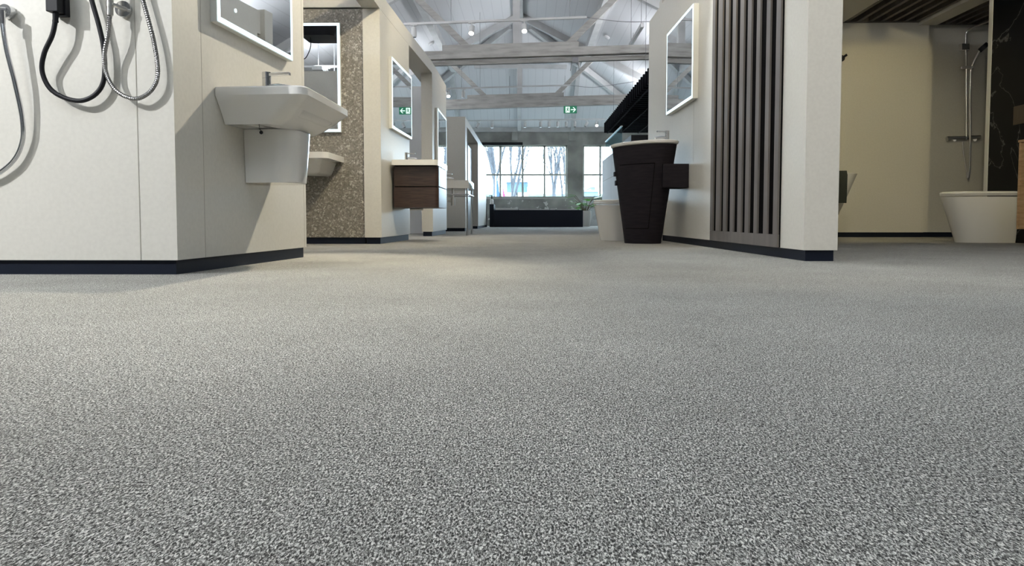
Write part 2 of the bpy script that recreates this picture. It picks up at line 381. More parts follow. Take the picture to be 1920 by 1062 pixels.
tag(MB().box(D0-.1, D0+.012, 19.61, 19.72, 0, .62).build('corner_post', 'black'), 'low black post at the window end of the far left partition', 'post')

def vjoint(wall, p, nrm, z0, z1, w=.0014):
    x, y = p; nx, ny = nrm; tx, ty = -ny, nx
    MB().loft([[(x+tx*a*w+nx*c*.0006, y+ty*a*w+ny*c*.0006, z) for a, c in ((-1, -1), (1, -1), (1, 1), (-1, 1))] for z in (z0, z1)]).build('panel_joint', 'joint', wall)
q = P(256, 250, 2.945)
vjoint(wA, (q.x, 2.953-.00), (0, -1), PB, PT)
ax = (A1[0]-A0[0], A1[1]-A0[1]); al = math.hypot(*ax); an = (ax[1]/al, -ax[0]/al)
def onA(t, d=0): return (A0[0]+ax[0]/al*t+an[0]*d, A0[1]+ax[1]/al*t+an[1]*d)
for t in (.22, al-.03): vjoint(wA, onA(t), an, PB, PT, .0014)

# ------------------------------------------------------------------ partition, right, and bathroom behind it
RC0 = (1.452, 3.962); RS1 = 8.45; RXF = 1.452-.0240*(RS1-3.962)
ru = ((RXF-1.452), (RS1-3.962)); rlen = math.hypot(*ru); ru = (ru[0]/rlen, ru[1]/rlen); rn = (-ru[1], ru[0])
def onR(t, d=0): return (RC0[0]+ru[0]*t+rn[0]*d, RC0[1]+ru[1]*t+rn[1]*d)   # t along wall from its near corner, d out into the hall
RT = 2.41
wR = block('right_near', [RC0, (1.628, 3.962), (1.60, RS1), (RXF, RS1)], RT, 'cream partition on the right with mirror and slatted panel')
def t_of(u):      # distance along right wall seen at column u
    r = ray(u, 410); # solve (RC0+t*ru) parallel to r
    return (RC0[0]*r.y - RC0[1]*r.x)/(ru[1]*r.x - ru[0]*r.y)
tj = t_of(1298)
vjoint(wR, onR(tj), rn, .70, 1.22); vjoint(wR, onR(tj), rn, 1.99, RT)
struct(MB().box(1.60, 4.76, 9.1, 9.3, PB, 2.86).build('wall_right_bath', 'cream', origin=False), 'cream back wall of the bathroom display on the right')
struct(MB().box(1.60, 4.74, 9.112, 9.3, 0, PB).build('baseboard_right_bath', 'plinth', origin=False), 'thin black plinth of the bathroom display')
struct(MB().box(4.762, 7.9, 9.22, 9.35, PB, 2.86).build('wall_right_shower', 'cream', origin=False), 'cream wall behind the shower rail')
struct(MB().box(4.762, 7.9, 9.232, 9.35, 0, PB).build('baseboard_right_shower', 'plinth', origin=False), 'black plinth below the shower wall')
SZ = P(1650, 43, 9.1).z
struct(MB().box(1.66, P(1579, 43, 9.1).x, 6.0, 9.098, SZ, 2.84).build('trim_7', 'cream', origin=False), 'cream dropped ceiling strip left of the slatted ceiling')
xb0, xb1 = P(1722, 43, 9.1).x, P(1756, 54, 9.1).x
struct(MB().box(xb0, xb1, 6.0, 9.098, SZ-.03, 2.84).build('trim_8', 'cream', origin=False), 'cream beam between the two slatted ceilings')
def slat_ceiling(x0, x1, y0, y1, label):
    t = thing('slatted_ceiling_panel', label, 'ceiling panel', ((x0+x1)/2, (y0+y1)/2, SZ), 'slatted ceiling panels of the bathroom display')
    MB().box(x0, x1, y0, y1, SZ+.10, SZ+.13).build('backing_board', 'slatdark', t)
    s = MB(); n = int((x1-x0-.06)/.125)
    for k in range(n+1):
        x = x0+.03+k*(x1-x0-.06)/n; s.box(x-.022, x+.022, y0+.02, y1-.05, SZ+.005, SZ+.099)
    s.build('slats', 'slat', t)
    MB().box(x0, x1, y1-.048, y1-.002, SZ, SZ+.099).build('edge_frame', 'slat', t)
slat_ceiling(P(1579, 43, 9.1).x+.004, xb0-.004, 6.0, 9.095, 'brown slatted ceiling panel left of the cream beam')
slat_ceiling(xb1+.004, 7.6, 6.0, 9.215, 'brown slatted ceiling panel above the shower')
# marble wall
mx0 = 4.5
struct(MB().box(mx0, mx0+.16, 4.6, 7.44, 0, 2.5).build('wall_right_marble', 'marble', origin=False), 'black marble wall with thin white veins at the right edge')
struct(MB().box(mx0-.004, mx0+.164, 7.442, 7.50, 0, 2.5).build('trim_9', 'frame_w', origin=False), 'pale end strip of the black marble wall')

# low partition and things beyond the right wall
eX = 1.57; ez = P(1127, 302, 15.9).z
wE = struct(MB().box(eX, eX+.12, 12.3, 15.9, PB, ez).build('wall_right_low', 'white_wall', origin=False), 'low bluish white partition behind the toilet')
struct(MB().box(eX+.012, eX+.11, 12.31, 15.89, 0, PB).build('baseboard_right_low', 'plinth', origin=False), 'plinth of the low bluish partition')
for yy in (14.2,): vjoint(wE, (eX, yy), (-1, 0), PB, ez, .004)
zj = P(1127, 341, 15.9).z
MB().box(eX-.0006, eX+.0006, 12.3, 15.9, zj-.004, zj+.004).build('panel_joint', 'joint', wE)
tag(MB().box(eX-.04, eX+1.0, 11.2, 12.28, 0, P(1180, 253, 11.2).z).build('dark_cabinet', 'black', bevel=.004), 'plain black cabinet standing behind the black barrel washbasin', 'cabinet')
g = thing('glass_screen', 'pale blue glass screen standing on the low partition', 'screen', (eX+.06, 14.4, ez))
MB().box(eX+.055, eX+.063, 13.1, 15.8, ez+.002, ez+.38).build('glass_panel', 'screen', g)
MB().box(eX+.045, eX+.073, 13.1, 15.8, ez+.38, ez+.40).build('top_rail', 'steel', g)

# ------------------------------------------------------------------ mirrors
def mirror(a, b, z0, z1, label, nrm, m=.026, prox=.03, led=True):
    """a,b: wall points (x,y) of the two vertical edges"""
    a = Vector((*a, 0)); b = Vector((*b, 0)); n = Vector((*nrm, 0)); d = (b-a).normalized()
    t = thing('wall_mirror', label, 'mirror', ((a+b)/2+Vector((0, 0, z0))))
    def ring(e, off): return [(a+d*e)+n*off+Vector((0, 0, z0+e)), (b-d*e)+n*off+Vector((0, 0, z0+e)), (b-d*e)+n*off+Vector((0, 0, z1-e)), (a+d*e)+n*off+Vector((0, 0, z1-e))]
    MB().loft([ring(.0, .001), ring(.0, prox)]).build('mirror_case', 'frame_w', t)
    MB().loft([ring(.004, prox+.0005), ring(.004, prox+.004), ring(m, prox+.004), ring(m, prox+.0005)], False, False).build('light_border', 'led', t)
    MB().loft([ring(m+.0005, prox+.0005), ring(m+.0005, prox+.003)]).build('mirror_glass', 'mirror', t)
    return t
def tA(u):
    r = ray(u, 410); return (A0[0]*r.y - A0[1]*r.x)/(ax[1]/al*r.x - ax[0]/al*r.y)
t0, t1 = tA(402), tA(543)
mA = mirror(onA(t0), onA(t1), 1.078, 1.80, 'light-edged mirror above the large near basin on the left', an)
sb = MB().tube([(*onA(t0+.17, .0345), 1.17), (*onA(t0+.17, .0355), 1.17)], .009, 16).build('touch_switch', 'led', mA)
mirror((-1.2808, 6.90), (-1.2553, 7.90), 1.055, 1.71, 'light-edged mirror above the dark wood vanity', (.99967, -.0255))
mirror((-1.204, 9.75), (-1.212, 10.85), .95, 1.66, 'narrow light-edged mirror above the legged basin', (1, .006))
# stone wall mirror
sx1 = P(637, 60, 6.54).x; sz1 = P(637, 42, 6.54).z
mirror((sx1-.62, 6.578), (sx1, 6.578), .98, sz1, 'upright light-edged mirror hung on the stone wall', (0, -1))
tm0, tm1 = t_of(1306), t_of(1256)
mirror(onR(tm0), onR(tm1), 1.215, 1.985, 'bright-edged mirror above the black barrel washbasin', rn, prox=.045)

# ------------------------------------------------------------------ basin 1 (near left) on partition side face
def frameA(x, y, z):        # local: x = out of wall, y = along wall from the near corner
    p = onA(y, x*(1-.13*(y-.32)/.8)); return (p[0], p[1], z)
def ringsA(rs): return [[frameA(*p) for p in r] for r in rs]
b1 = thing('wall_basin', 'large white wall-hung basin with half pedestal near the front on the left', 'washbasin', Vector(frameA(.2, .7, .40)))
y0, y1, xo = .325, 1.10, .412
zr = .803
rs = []
def br(i, xf, ya, yb, z, r): return rrect(.002, xf, ya, yb, [r, .004, .004, r], z, 7)
rs.append(br(0, .20, y0+.10, y1-.14, .650, .05))
rs.append(br(0, .25, y0+.085, y1-.12, .648, .07))
rs.append(br(0, .29, y0+.07, y1-.08, .672, .08))
rs.append(br(0, .335, y0+.045, y1-.045, .708, .07))
rs.append(br(0, .372, y0+.022, y1-.022, .738, .065))
rs.append(br(0, xo, y0, y1, .766, .055))
rs.append(br(0, xo, y0, y1, zr-.006, .055))
rs.append(br(0, xo-.006, y0+.006, y1-.006, zr, .05))
# basin top deck and sunken bowl
def inr(e, z, r): return rrect(.13+e*.5, xo-.025-e, y0+.07+e, y1-.07-e, r, z, 7)
rs.append(inr(0, zr-.001, .06)); rs.append(inr(.012, zr-.02, .06)); rs.append(inr(.04, zr-.09, .06)); rs.append(inr(.07, zr-.11, .04))
MB().loft(ringsA(rs)).build('basin_bowl', 'ceramic', b1, smooth=True)
py0, py1 = .605, .90
ped = []
for z, f in ((.3965, .236), (.402, .243), (.55, .256), (.648, .262)):
    k = (z-.39)/.26
    ped.append(rrect(.002, f, py0-.012*k, py1+.012*k, [.10, .004, .004, .10], z, 8))
MB().loft(ringsA(ped)).build('half_pedestal', 'ceramic', b1, smooth=True)
pl = frameA(.105, py0-.035, .630)
kn = MB(); kn.loft([[(pl[0]+.009*math.sin(a)*math.cos(t), pl[1]+.009*math.sin(a)*math.sin(t), pl[2]-.009*math.cos(a)) for t in [2*PI*k/12 for k in range(12)]] for a in (.3, .8, 1.3, 1.8, 2.3, 2.8)])
kn.tube([(pl[0], pl[1], pl[2]+.007), frameA(.09, py0-.03, .652)], .0016, 6)
kn.build('chain_plug', 'black', b1, smooth=True)
def faucet(parent, base, fwd, s=1.0, lever=True):
    b = Vector(base); f = Vector((*fwd, 0)).normalized(); u = Vector((0, 0, 1))
    MB().tube([b, b+u*.012*s], .027*s, 20).tube([b+u*.012*s, b+u*.105*s], .021*s, 20).build('faucet_body', 'chrome', parent, smooth=True)
    MB().tube([b+u*.062*s, b+f*.06*s+u*.066*s, b+f*.125*s+u*.058*s, b+f*.138*s+u*.046*s], [.016*s, .0145*s, .0125*s, .011*s], 14).build('spout', 'chrome', parent, smooth=True)
    MB().tube([b+u*.1055*s, b+u*.135*s], .0215*s, 20).build('cap', 'chrome', parent, smooth=True)
    MB().bar(b+u*.123*s+f*.015*s, b+u*.126*s+f*.118*s, .024*s, .015*s).build('lever', 'chrome', parent, bevel=.002)
fp = frameA(.07, .72, zr+.001)
fa = thing('basin_faucet', 'chrome lever faucet on the large near basin', 'faucet', fp)
faucet(fa, fp, an)

# ------------------------------------------------------------------ small basin on the stone wall
nx0, nx1 = P(645, 295, 6.57).x-.60, P(645, 295, 6.57).x
sb = thing('wall_basin', 'small white wall-hung basin on the stone wall', 'washbasin', ((nx0+nx1)/2, 6.4, .64))
zt = P(645, 295, 6.57).z; yf = 6.02
rs = [rrect(nx0+.12, nx1-.14, yf+.14, 6.577, [.004, .004, .07, .07], zt-.17, 6),
      rrect(nx0+.09, nx1-.11, yf+.10, 6.577, [.004, .004, .08, .08], zt-.15, 6),
      rrect(nx0+.05, nx1-.07, yf+.05, 6.577, [.004, .004, .06, .06], zt-.055, 6),
      rrect(nx0, nx1, yf, 6.577, [.004, .004, .05, .05], zt-.05, 6),
      rrect(nx0, nx1, yf, 6.577, [.004, .004, .05, .05], zt, 6),
      rrect(nx0+.05, nx1-.05, yf+.04, 6.44, .05, zt-.001, 6), rrect(nx0+.09, nx1-.09, yf+.08, 6.40, .05, zt-.10, 6)]
MB().loft(rs).build('basin_bowl', 'ceramic', sb, smooth=True)
fa = thing('basin_faucet', 'chrome faucet on the small basin at the stone wall', 'faucet', ((nx0+nx1)/2, 6.50, zt+.001))
faucet(fa, ((nx0+nx1)/2, 6.50, zt+.001), (0, -1))

# ------------------------------------------------------------------ vanity with two drawers
va = thing('vanity_cabinet', 'dark wood wall-hung vanity with two drawers and rounded corner', 'vanity cabinet', (-1.05, 7.35, .33))
vf = P(822, 350, 6.97).x; vz = [P(770, 389.5, 6.97).z, P(770, 350.3, 6.97).z, P(770, 311, 6.97).z, P(770, 300.8, 6.97).z]
vy0, vy1 = 6.97, 7.72
wx = -1.255
MB().prism([(p[0], p[1]) for p in rrect(wx+.006, vf-.022, vy0+.004, vy1-.004, [.03, .003, .003, .03], 0, 5)], vz[0]+.004, vz[2]-.002).build('cabinet_body', 'seam', va)
def drawer(z0, z1):
    pts = [(p[0], p[1]) for p in rrect(wx+.002, vf, vy0, vy1, [.045, .003, .003, .045], 0, 8)]
    d = MB().prism(pts, z0, z1).build('drawer_front', 'wenge', va, smooth=True); return d
# bodies: inner carcass shows as the dark gap between drawers
drawer(vz[0], vz[1]-.005); drawer(vz[1]+.005, vz[2]-.006)
top = MB().loft([rrect(wx+.0, vf+.004, vy0-.09, vy1+.02, [.05, .003, .003, .05], vz[2], 8), rrect(wx+.0, vf+.004, vy0-.09, vy1+.02, [.05, .003, .003, .05], vz[3], 8),
                 rrect(wx+.12, vf-.03, vy0+.06, vy1-.06, .04, vz[3]-.0005, 8), rrect(wx+.14, vf-.05, vy0+.08, vy1-.08, .04, vz[3]-.03, 8)])
top.build('basin_top', 'ceramic', va, smooth=True)
MB().tube([(wx+.1, 7.3, vz[0]-.012), (wx+.22, 7.35, vz[0]-.012)], .011, 10).build('drain_pipe', 'steel', va, smooth=True)
fa = thing('basin_faucet', 'slim chrome faucet on the dark wood vanity', 'faucet', (wx+.065, 7.32, vz[3]+.0005))
faucet(fa, (wx+.065, 7.32, vz[3]+.0005), (1, 0), .75)

# ------------------------------------------------------------------ basin on chrome legs
lx = P(876, 430, 9.78).x
cb = thing('console_basin', 'white rectangular basin standing on thin chrome legs', 'washbasin', (-.99, 10.2, 0))
cz0, cz1 = P(870, 353, 9.72).z, P(870, 338, 9.72).z
yc0, yc1 = 9.72, 10.66; xw = -1.203; xf = P(879, 345, 9.72).x
MB().loft([rrect(xw+.0, xf-.01, yc0+.01, yc1-.01, .01, cz0, 4), rrect(xw, xf, yc0, yc1, [.02, .003, .003, .02], cz0+.02, 4), rrect(xw, xf, yc0, yc1, [.02, .003, .003, .02], cz1, 4),
           rrect(xw+.1, xf-.03, yc0+.05, yc1-.05, .02, cz1-.0005, 4), rrect(xw+.12, xf-.05, yc0+.07, yc1-.07, .02, cz1-.06, 4)]).build('basin_bowl', 'ceramic', cb, smooth=True)
for y in (yc0+.05, yc1-.05):
    MB().tube([(lx, y, 0), (lx, y, .012)], .017, 12).tube([(lx, y, .012), (lx, y, cz0)], .0125, 12).build('leg', 'chrome', cb, smooth=True)
rz = P(870, 365, 9.8).z
MB().tube([(xw, yc0+.05, rz), (lx+.02, yc0+.05, rz)], .008, 10).tube([(lx+.02, yc0+.05, rz), (lx+.02, yc1-.05, rz)], .008, 10).tube([(lx+.02, yc1-.05, rz), (xw, yc1-.05, rz)], .008, 10).build('towel_rail', 'chrome', cb, smooth=True)
MB().tube([(-1.02, 10.15, cz0), (-1.02, 10.15, .50)], .015, 12).tube([(-1.02, 10.15, .50), (-1.02, 10.15, .40)], .028, 14).tube([(-1.02, 10.15, .46), (xw, 10.15, .46)], .014, 12).build('bottle_trap', 'steel', cb, smooth=True)
fa = thing('basin_faucet', 'thin chrome faucet on the legged basin', 'faucet', (xw+.07, 10.2, cz1+.0005))
faucet(fa, (xw+.07, 10.2, cz1+.0005), (1, 0), .85)

# ------------------------------------------------------------------ shower outlets and hoses on the near partition
FY = 2.946
def fp3(u, v, d): return P(u, v, FY-d)
def ribbed(path, r, step=.0032):
    pts = smooth_path(path, 60); out = [pts[0]]; acc = 0
    for a, b2 in zip(pts, pts[1:]):
        acc += (b2-a).length
        if acc >= step: out.append(b2); acc = 0
    return out, [r if k % 2 else r*.86 for k in range(len(out))]
def round_holder(t, c, r, thick=.022):
    MB().tube([c+Vector((0, .0, 0)), c+Vector((0, -thick, 0))], r, 32).build('wall_disc', 'chrome', t, smooth=True, bevel=.002)
# 1: smooth chrome hose at the left edge
c = P(18, 24, FY); t = thing('shower_hose', 'smooth silver shower hose hanging at the left edge', 'shower hose', c)
round_holder(t, c, .026, .03)
MB().tube([c+Vector((.004, -.03, 0)), c+Vector((-.02, -.055, -.004))], .013, 16).tube([fp3(3, 20, .055), fp3(4, 45, .055)], .0125, 16).build('hose_connector', 'chrome', t, smooth=True)
MB().tube(smooth_path([fp3(4, 40, .055), fp3(12, 92, .055), fp3(29, 160, .045), fp3(42, 225, .03), fp3(41, 268, .022), fp3(22, 305, .02), fp3(-20, 333, .02), fp3(-80, 345, .02)]), .0088, 14).build('hose', 'chrome', t, smooth=True)
# 2: black square bracket with black hose
c = P(112, 10, FY); t = thing('shower_hose', 'black shower hose looped below a square black bracket', 'shower hose', c)
a = P(110, 34, FY); b2 = P(131, -20, FY)
MB().box(P(106, 0, FY).x, P(131, 0, FY).x, FY-.028, FY, P(120, 33, FY).z, P(120, -22, FY).z).build('wall_plate', 'black', t, bevel=.002)
MB().box(fp3(88, 0, .06).x, fp3(110, 0, .06).x, FY-.07, FY-.028, fp3(100, 22, .06).z, fp3(100, -30, .06).z).build('handset_socket', 'black', t, bevel=.002)
MB().tube([fp3(105, 18, .05), fp3(104, 38, .05)], [.0125, .010], 14).tube([fp3(99+5, 38, .05), fp3(104, 42, .05)], .011, 14).build('hose_connector', 'black', t, smooth=True)
MB().tube(smooth_path([fp3(104, 38, .05), fp3(98, 66, .05), fp3(83, 100, .045), fp3(79, 133, .035), fp3(93, 165, .03), fp3(120, 183, .028), fp3(152, 189, .028), fp3(180, 176, .024), fp3(195, 148, .022), fp3(195, 95, .022), fp3(186, 50, .022), fp3(172, 0, .022), fp3(160, -50, .022)]), .0092, 14).build('hose', 'black', t, smooth=True)
e_ = fp3(160, -50, .022)
MB().tube([e_+Vector((0, -.0, -.02)), e_+Vector((0, 0, .03)), e_+Vector((0, .022, .045))], .0125, 14).build('wall_elbow', 'black', t, smooth=True)
h_ = fp3(100, -30, .05)
MB().tube([h_+Vector((0, 0, .0)), h_+Vector((0, -.02, .16)), h_+Vector((0, -.05, .20))], [.012, .012, .014], 14).tube([h_+Vector((0, -.045, .20)), h_+Vector((0, -.066, .19))], .05, 28).build('handset', 'black', t, smooth=True)
# 3: ribbed chrome hose with round holder
c = P(233, 18, FY); t = thing('shower_hose', 'ribbed chrome shower hose looped below a round chrome holder', 'shower hose', c)
round_holder(t, c, .031, .012)
MB().bar(c+Vector((.02, -.018, -.006)), fp3(210, 8, .05), .02, .012).build('holder_arm', 'steel', t, bevel=.003)
MB().tube([fp3(206, -40, .05), fp3(206, 14, .05)], .0135, 18).tube([fp3(206, 14, .05), fp3(206, 29, .05)], .0125, 18).build('handset_grip', 'steel', t, smooth=True)
h_ = fp3(206, -40, .05)
MB().tube([h_, h_+Vector((0, -.02, .14)), h_+Vector((0, -.05, .18))], [.0135, .012, .014], 14).tube([h_+Vector((0, -.045, .18)), h_+Vector((0, -.066, .17))], .05, 28).build('handset', 'chrome', t, smooth=True)
e_ = fp3(258, -40, .02)
MB().tube([e_+Vector((0, 0, -.02)), e_+Vector((0, 0, .03)), e_+Vector((0, .02, .045))], .0125, 14).build('wall_elbow', 'steel', t, smooth=True)
pp, rr = ribbed([fp3(206, 28, .05), fp3(203, 62, .048), fp3(196, 105, .04), fp3(200, 140, .034), fp3(216, 168, .03), fp3(240, 183, .028), fp3(262, 184, .026), fp3(285, 168, .023), fp3(296, 138, .02), fp3(290, 85, .02), fp3(279, 40, .02), fp3(268, 0, .02), fp3(258, -40, .02)], .0088)
MB().tube(pp, rr, 12).build('hose', 'hosesteel', t)

# ------------------------------------------------------------------ slatted wall panel on right partition
def boxR(mb, t0, t1, d0, d1, z0, z1):
    pts = [onR(t0, d0), onR(t1, d0), onR(t1, d1), onR(t0, d1)]
    mb.loft([[(x, y, z) for x, y in pts] for z in (z0, z1)]); return mb
s0, s1 = t_of(1464), t_of(1336)
t = thing('slatted_wall_panel', 'brown panel of upright slats on the right partition', 'wall panel', (*onR((s0+s1)/2, 0), PB))
boxR(MB(), s0, s1, .001, .008, PB+.001, RT-.01).build('backing_board', 'slatdark', t)
boxR(MB(), s0, s1, .0085, .020, PB+.001, PB+.075).build('bottom_rail', 'slat', t)
sl = MB()
us = [(1336, 1341)] + [(1100+a/2.124, 1100+b2/2.124) for a, b2 in ((524, 541), (553, 566), (581, 594), (611, 626), (641, 656), (677, 691), (716, 731), (755, 782))]
for a, b2 in us: boxR(sl, t_of(min(b2, 1463.5)), t_of(a), .0085, .020, PB+.076, RT-.01)
sl.build('slats', 'slat', t)

# ------------------------------------------------------------------ black barrel washbasin
bc = Vector((1.045, 6.83, 0)); rotb = math.radians(33)
bb = thing('barrel_washbasin', 'black tapered barrel washbasin with white rim on the floor', 'washbasin', (bc.x, bc.y, 0))
zt = .905
def bring(k, z, g=0, tz=0):
    ra = .150+(.212-.150)*k+g; rb_ = .180+(.372-.180)*k+g
    return ell(bc.x-.0*k, bc.y+.0*k, ra, rb_, z, rotb)
ks = [0, .12, .3, .5, .7, .85, .93]
MB().loft([bring(k, k*zt) for k in ks]+[bring(.965, .965*zt)]).build('barrel_body', 'barrel', bb, smooth=True)
MB().loft([bring(.965, .967*zt, .003), bring(.98, .975*zt, .012), bring(1, zt-.006, .014), bring(1, zt, .008), bring(1, zt, -.02), bring(.9, zt-.05, -.03), bring(.6, zt-.12, -.03)]).build('basin_rim', 'ceramic', bb, smooth=True)
# door panel lines
jm = MB()
def arc(k, a0, a1, n=16):
    pts = bring(k, k*zt, .0012); m_ = len(pts)
    out = []
    for i in range(n+1):
        a = a0+(a1-a0)*i/n; fi = (a/360*m_) % m_; i0 = int(fi); f = fi-i0
        out.append(Vector(pts[i0]).lerp(Vector(pts[(i0+1) % m_]), f))
    return out
M['seam'] = mat('seam_black', (.002, .002, .002), .9, Specular_IOR_Level=.05)
def ang(u):   # ellipse parameter whose point is seen at column u on the near side at k
    best = None
    for i in range(180, 360):
        p = arc(.6, i-25, i-24, 1)[0]
        r = (p.x/p.y); tgt = ray(u, 380); d = abs(r-tgt.x/tgt.y)
        if p.y < bc.y+.1 and (best is None or d < best[0]): best = (d, i-25)
    return best[1]
aL, aR = ang(1165), ang(1224)
jm.tube(arc(.78, aL, aR), .0028, 5); jm.tube(arc(.15, aL+4, aR), .0028, 5)
jm.tube([arc(k, aR, aR+1, 1)[0] for k in (.15, .3, .45, .6, .78)], .0024, 5)
jm.build('door_gap', 'seam', bb)
def leftmost(k): return Vector(min(bring(k, k*zt), key=lambda p_: p_[0]/p_[1]))
hp = leftmost(.70); hq = leftmost(.62)
MB().box(hp.x-.016, hp.x+.03, hp.y-.06, hp.y+.03, .615, .655).box(hq.x-.014, hq.x+.03, hq.y-.06, hq.y+.03, .53, .575).build('door_handle', 'barrel', bb, bevel=.002)
bxz0, bxz1 = P(1288, 355, 6.9).z, P(1288, 313, 6.9).z
# wall duct joining the barrel to the partition
tw = t_of(1291)
wp = onR(tw, .001)
MB().loft([[(bc.x+.12, wp[1], z), (wp[0]-.001, wp[1], z), (onR(tw+.36, .001)[0]-.001, wp[1]+.36, z), (bc.x+.12, wp[1]+.36, z)] for z in (bxz0, bxz1)]).build('wall_connector', 'barrel', bb, bevel=.002)
fb = (P(1251, 267, 6.85).x, 6.85, zt)
fa = thing('basin_faucet', 'chrome lever faucet on the black barrel washbasin', 'faucet', fb)
faucet(fa, fb, (-1, -.25), .85)

# ------------------------------------------------------------------ toilets
def toilet(label, wallx, sgn, yc, ln_top, ln_base, w, zt, lid=.045):
    """front points in sgn*X direction"""
    t = thing('toilet', label, 'toilet', (wallx+sgn*.3, yc, 0))
    def D(l, ww, z, g=0):
        n = 20; out = []; rad = min(ww*.62, l*.6)
        for k in range(n+1):
            a = -PI/2+PI*k/n
            out.append((wallx+sgn*(l-rad+rad*math.cos(a)+g), yc+(ww/2+g)*math.sin(a), z))
        out.append((wallx+sgn*.003, yc+ww/2+g, z)); out.append((wallx+sgn*.003, yc-ww/2-g, z))
        return out
    zs = [0, .04, .14, .24, .32, zt-lid-.009]; rs = []
    for z in zs:
        k = z/(zt-lid); l = ln_base+(ln_top-ln_base)*(k**1.05); ww = w*(.80+.20*k**.7)
        rs.append(D(l, ww, z))
    MB().loft(rs).build('bowl', 'ceramic', t, smooth=True)
    MB().loft([D(ln_top, w, zt-lid, .002), D(ln_top, w, zt-lid+.014, .006)]).build('seat', 'ceramic', t, smooth=True)
    MB().loft([D(ln_top, w, zt-lid+.017, .004), D(ln_top, w, zt-.008, .004), D(ln_top, w, zt, -.006)]).build('lid', 'ceramic', t, smooth=True)
    return t
toilet('white back-to-wall toilet partly hidden behind the black barrel washbasin', onR(3.75)[0]-.001, -1, 7.72, .685, .615, .36, .415)
toilet('white back-to-wall toilet in front of the black marble wall', mx0, -1, 7.14, .60, .455, .38, .475, .04)

# flush plate, oak vanity
t = thing('flush_plate', 'brushed metal flush plate on the black marble wall', 'flush plate', (mx0, 7.0, 1.1))
MB().box(mx0-.010, mx0, 6.86, 7.07, P(1905, 235, 7.06).z, P(1905, 200, 7.06).z).build('plate', 'plate', t, bevel=.003)
MB().box(mx0-.014, mx0-.0105, 6.90, 7.0, P(1905, 226, 7.06).z, P(1905, 209, 7.06).z).build('flush_button', 'plate', t, bevel=.002)
ox = P(1908, 350, 6.19).x
t = thing('oak_vanity', 'light oak wall-hung vanity at the right edge of the view', 'vanity cabinet', (4.3, 5.9, .14))
oz0, oz1 = P(1910, 430, 6.15).z, P(1910, 262, 6.15).z
MB().box(ox+.02, mx0-.001, 5.5, 6.19, oz0, oz1-.02).box(ox, ox+.02, 6.165, 6.19, oz0, oz1-.02).build('cabinet_body', 'pine', t, bevel=.001)
MB().box(ox-.006, mx0-.001, 5.49, 6.196, oz1-.019, oz1).build('countertop', 'pine', t, bevel=.002)
om = P(1913, 342, 6.15).z
for z0, z1 in ((oz0+.004, om-.014), (om+.014, oz1-.03)):
    MB().box(ox+.001, ox+.019, 5.51, 6.158, z0, z1).build('drawer_front', 'pine', t, bevel=.001)

# ------------------------------------------------------------------ shower set on the right
sy = 9.22; sxp = P(1812, 200, sy-.06).x
t = thing('shower_rail_set', 'slim chrome shower rail with mixer bar, handset and looped hose', 'shower', (sxp, sy, .7))
MB().tube(smooth_path([P(1812, 262, sy-.06), P(1812, 150, sy-.06), P(1811, 75, sy-.06), P(1812, 62, sy-.07), P(1818, 55, sy-.10), P(1835, 47, sy-.22), P(1860, 38, sy-.4)], 8), .0115, 12).build('riser_pipe', 'steel', t, smooth=True)
MB().tube([P(1781, 259, sy-.05), P(1838, 257, sy-.05)], .021, 16).tube([P(1790, 262, sy-.05), P(1790, 262, sy)], .02, 12).tube([P(1828, 262, sy-.05), P(1828, 262, sy)], .02, 12).build('mixer_bar', 'steel', t, smooth=True)
MB().tube([P(1775.5, 261, sy-.05), P(1780.5, 260, sy-.05)], .030, 16).build('mixer_knob', 'steel', t, smooth=True)
MB().bar(P(1802, 127, sy-.06), P(1826, 126, sy-.10), .05, .03).build('slide_holder', 'steel', t, bevel=.004)
MB().tube([P(1820, 129, sy-.1), P(1830, 108, sy-.13), P(1839, 92, sy-.17)], .0115, 12).build('handset_grip', 'steel', t, smooth=True)
hc = P(1843, 88, sy-.18)
MB().tube([hc+Vector((-.012, .0, .015)), hc+Vector((.022, -.01, -.022))], [.055, .062], 24).build('handset_head', 'black', t, smooth=True)
MB().tube(smooth_path([P(1820, 131, sy-.1), P(1819, 180, sy-.1), P(1819, 250, sy-.10), P(1818, 310, sy-.08), P(1815, 334, sy-.07), P(1812, 320, sy-.06), P(1807, 290, sy-.05), P(1805, 266, sy-.05)], 10), .009, 10).build('hose', 'steel', t, smooth=True)
MB().box(P(1797, 90, sy).x, P(1812, 90, sy).x, sy-.07, sy, P(1797, 96, sy).z, P(1797, 84, sy).z).build('wall_bracket', 'steel', t, bevel=.004)

# robe hook
c = P(1577, 110, 9.1); t = thing('robe_hook', 'small black robe hook high on the cream bathroom wall', 'hook', c)
MB().tube([c, c+Vector((0, -.02, 0))], .038, 20).tube([c+Vector((0, -.02, 0)), c+Vector((.045, -.06, .035))], .014, 12).build('hook', 'black', t, smooth=True)

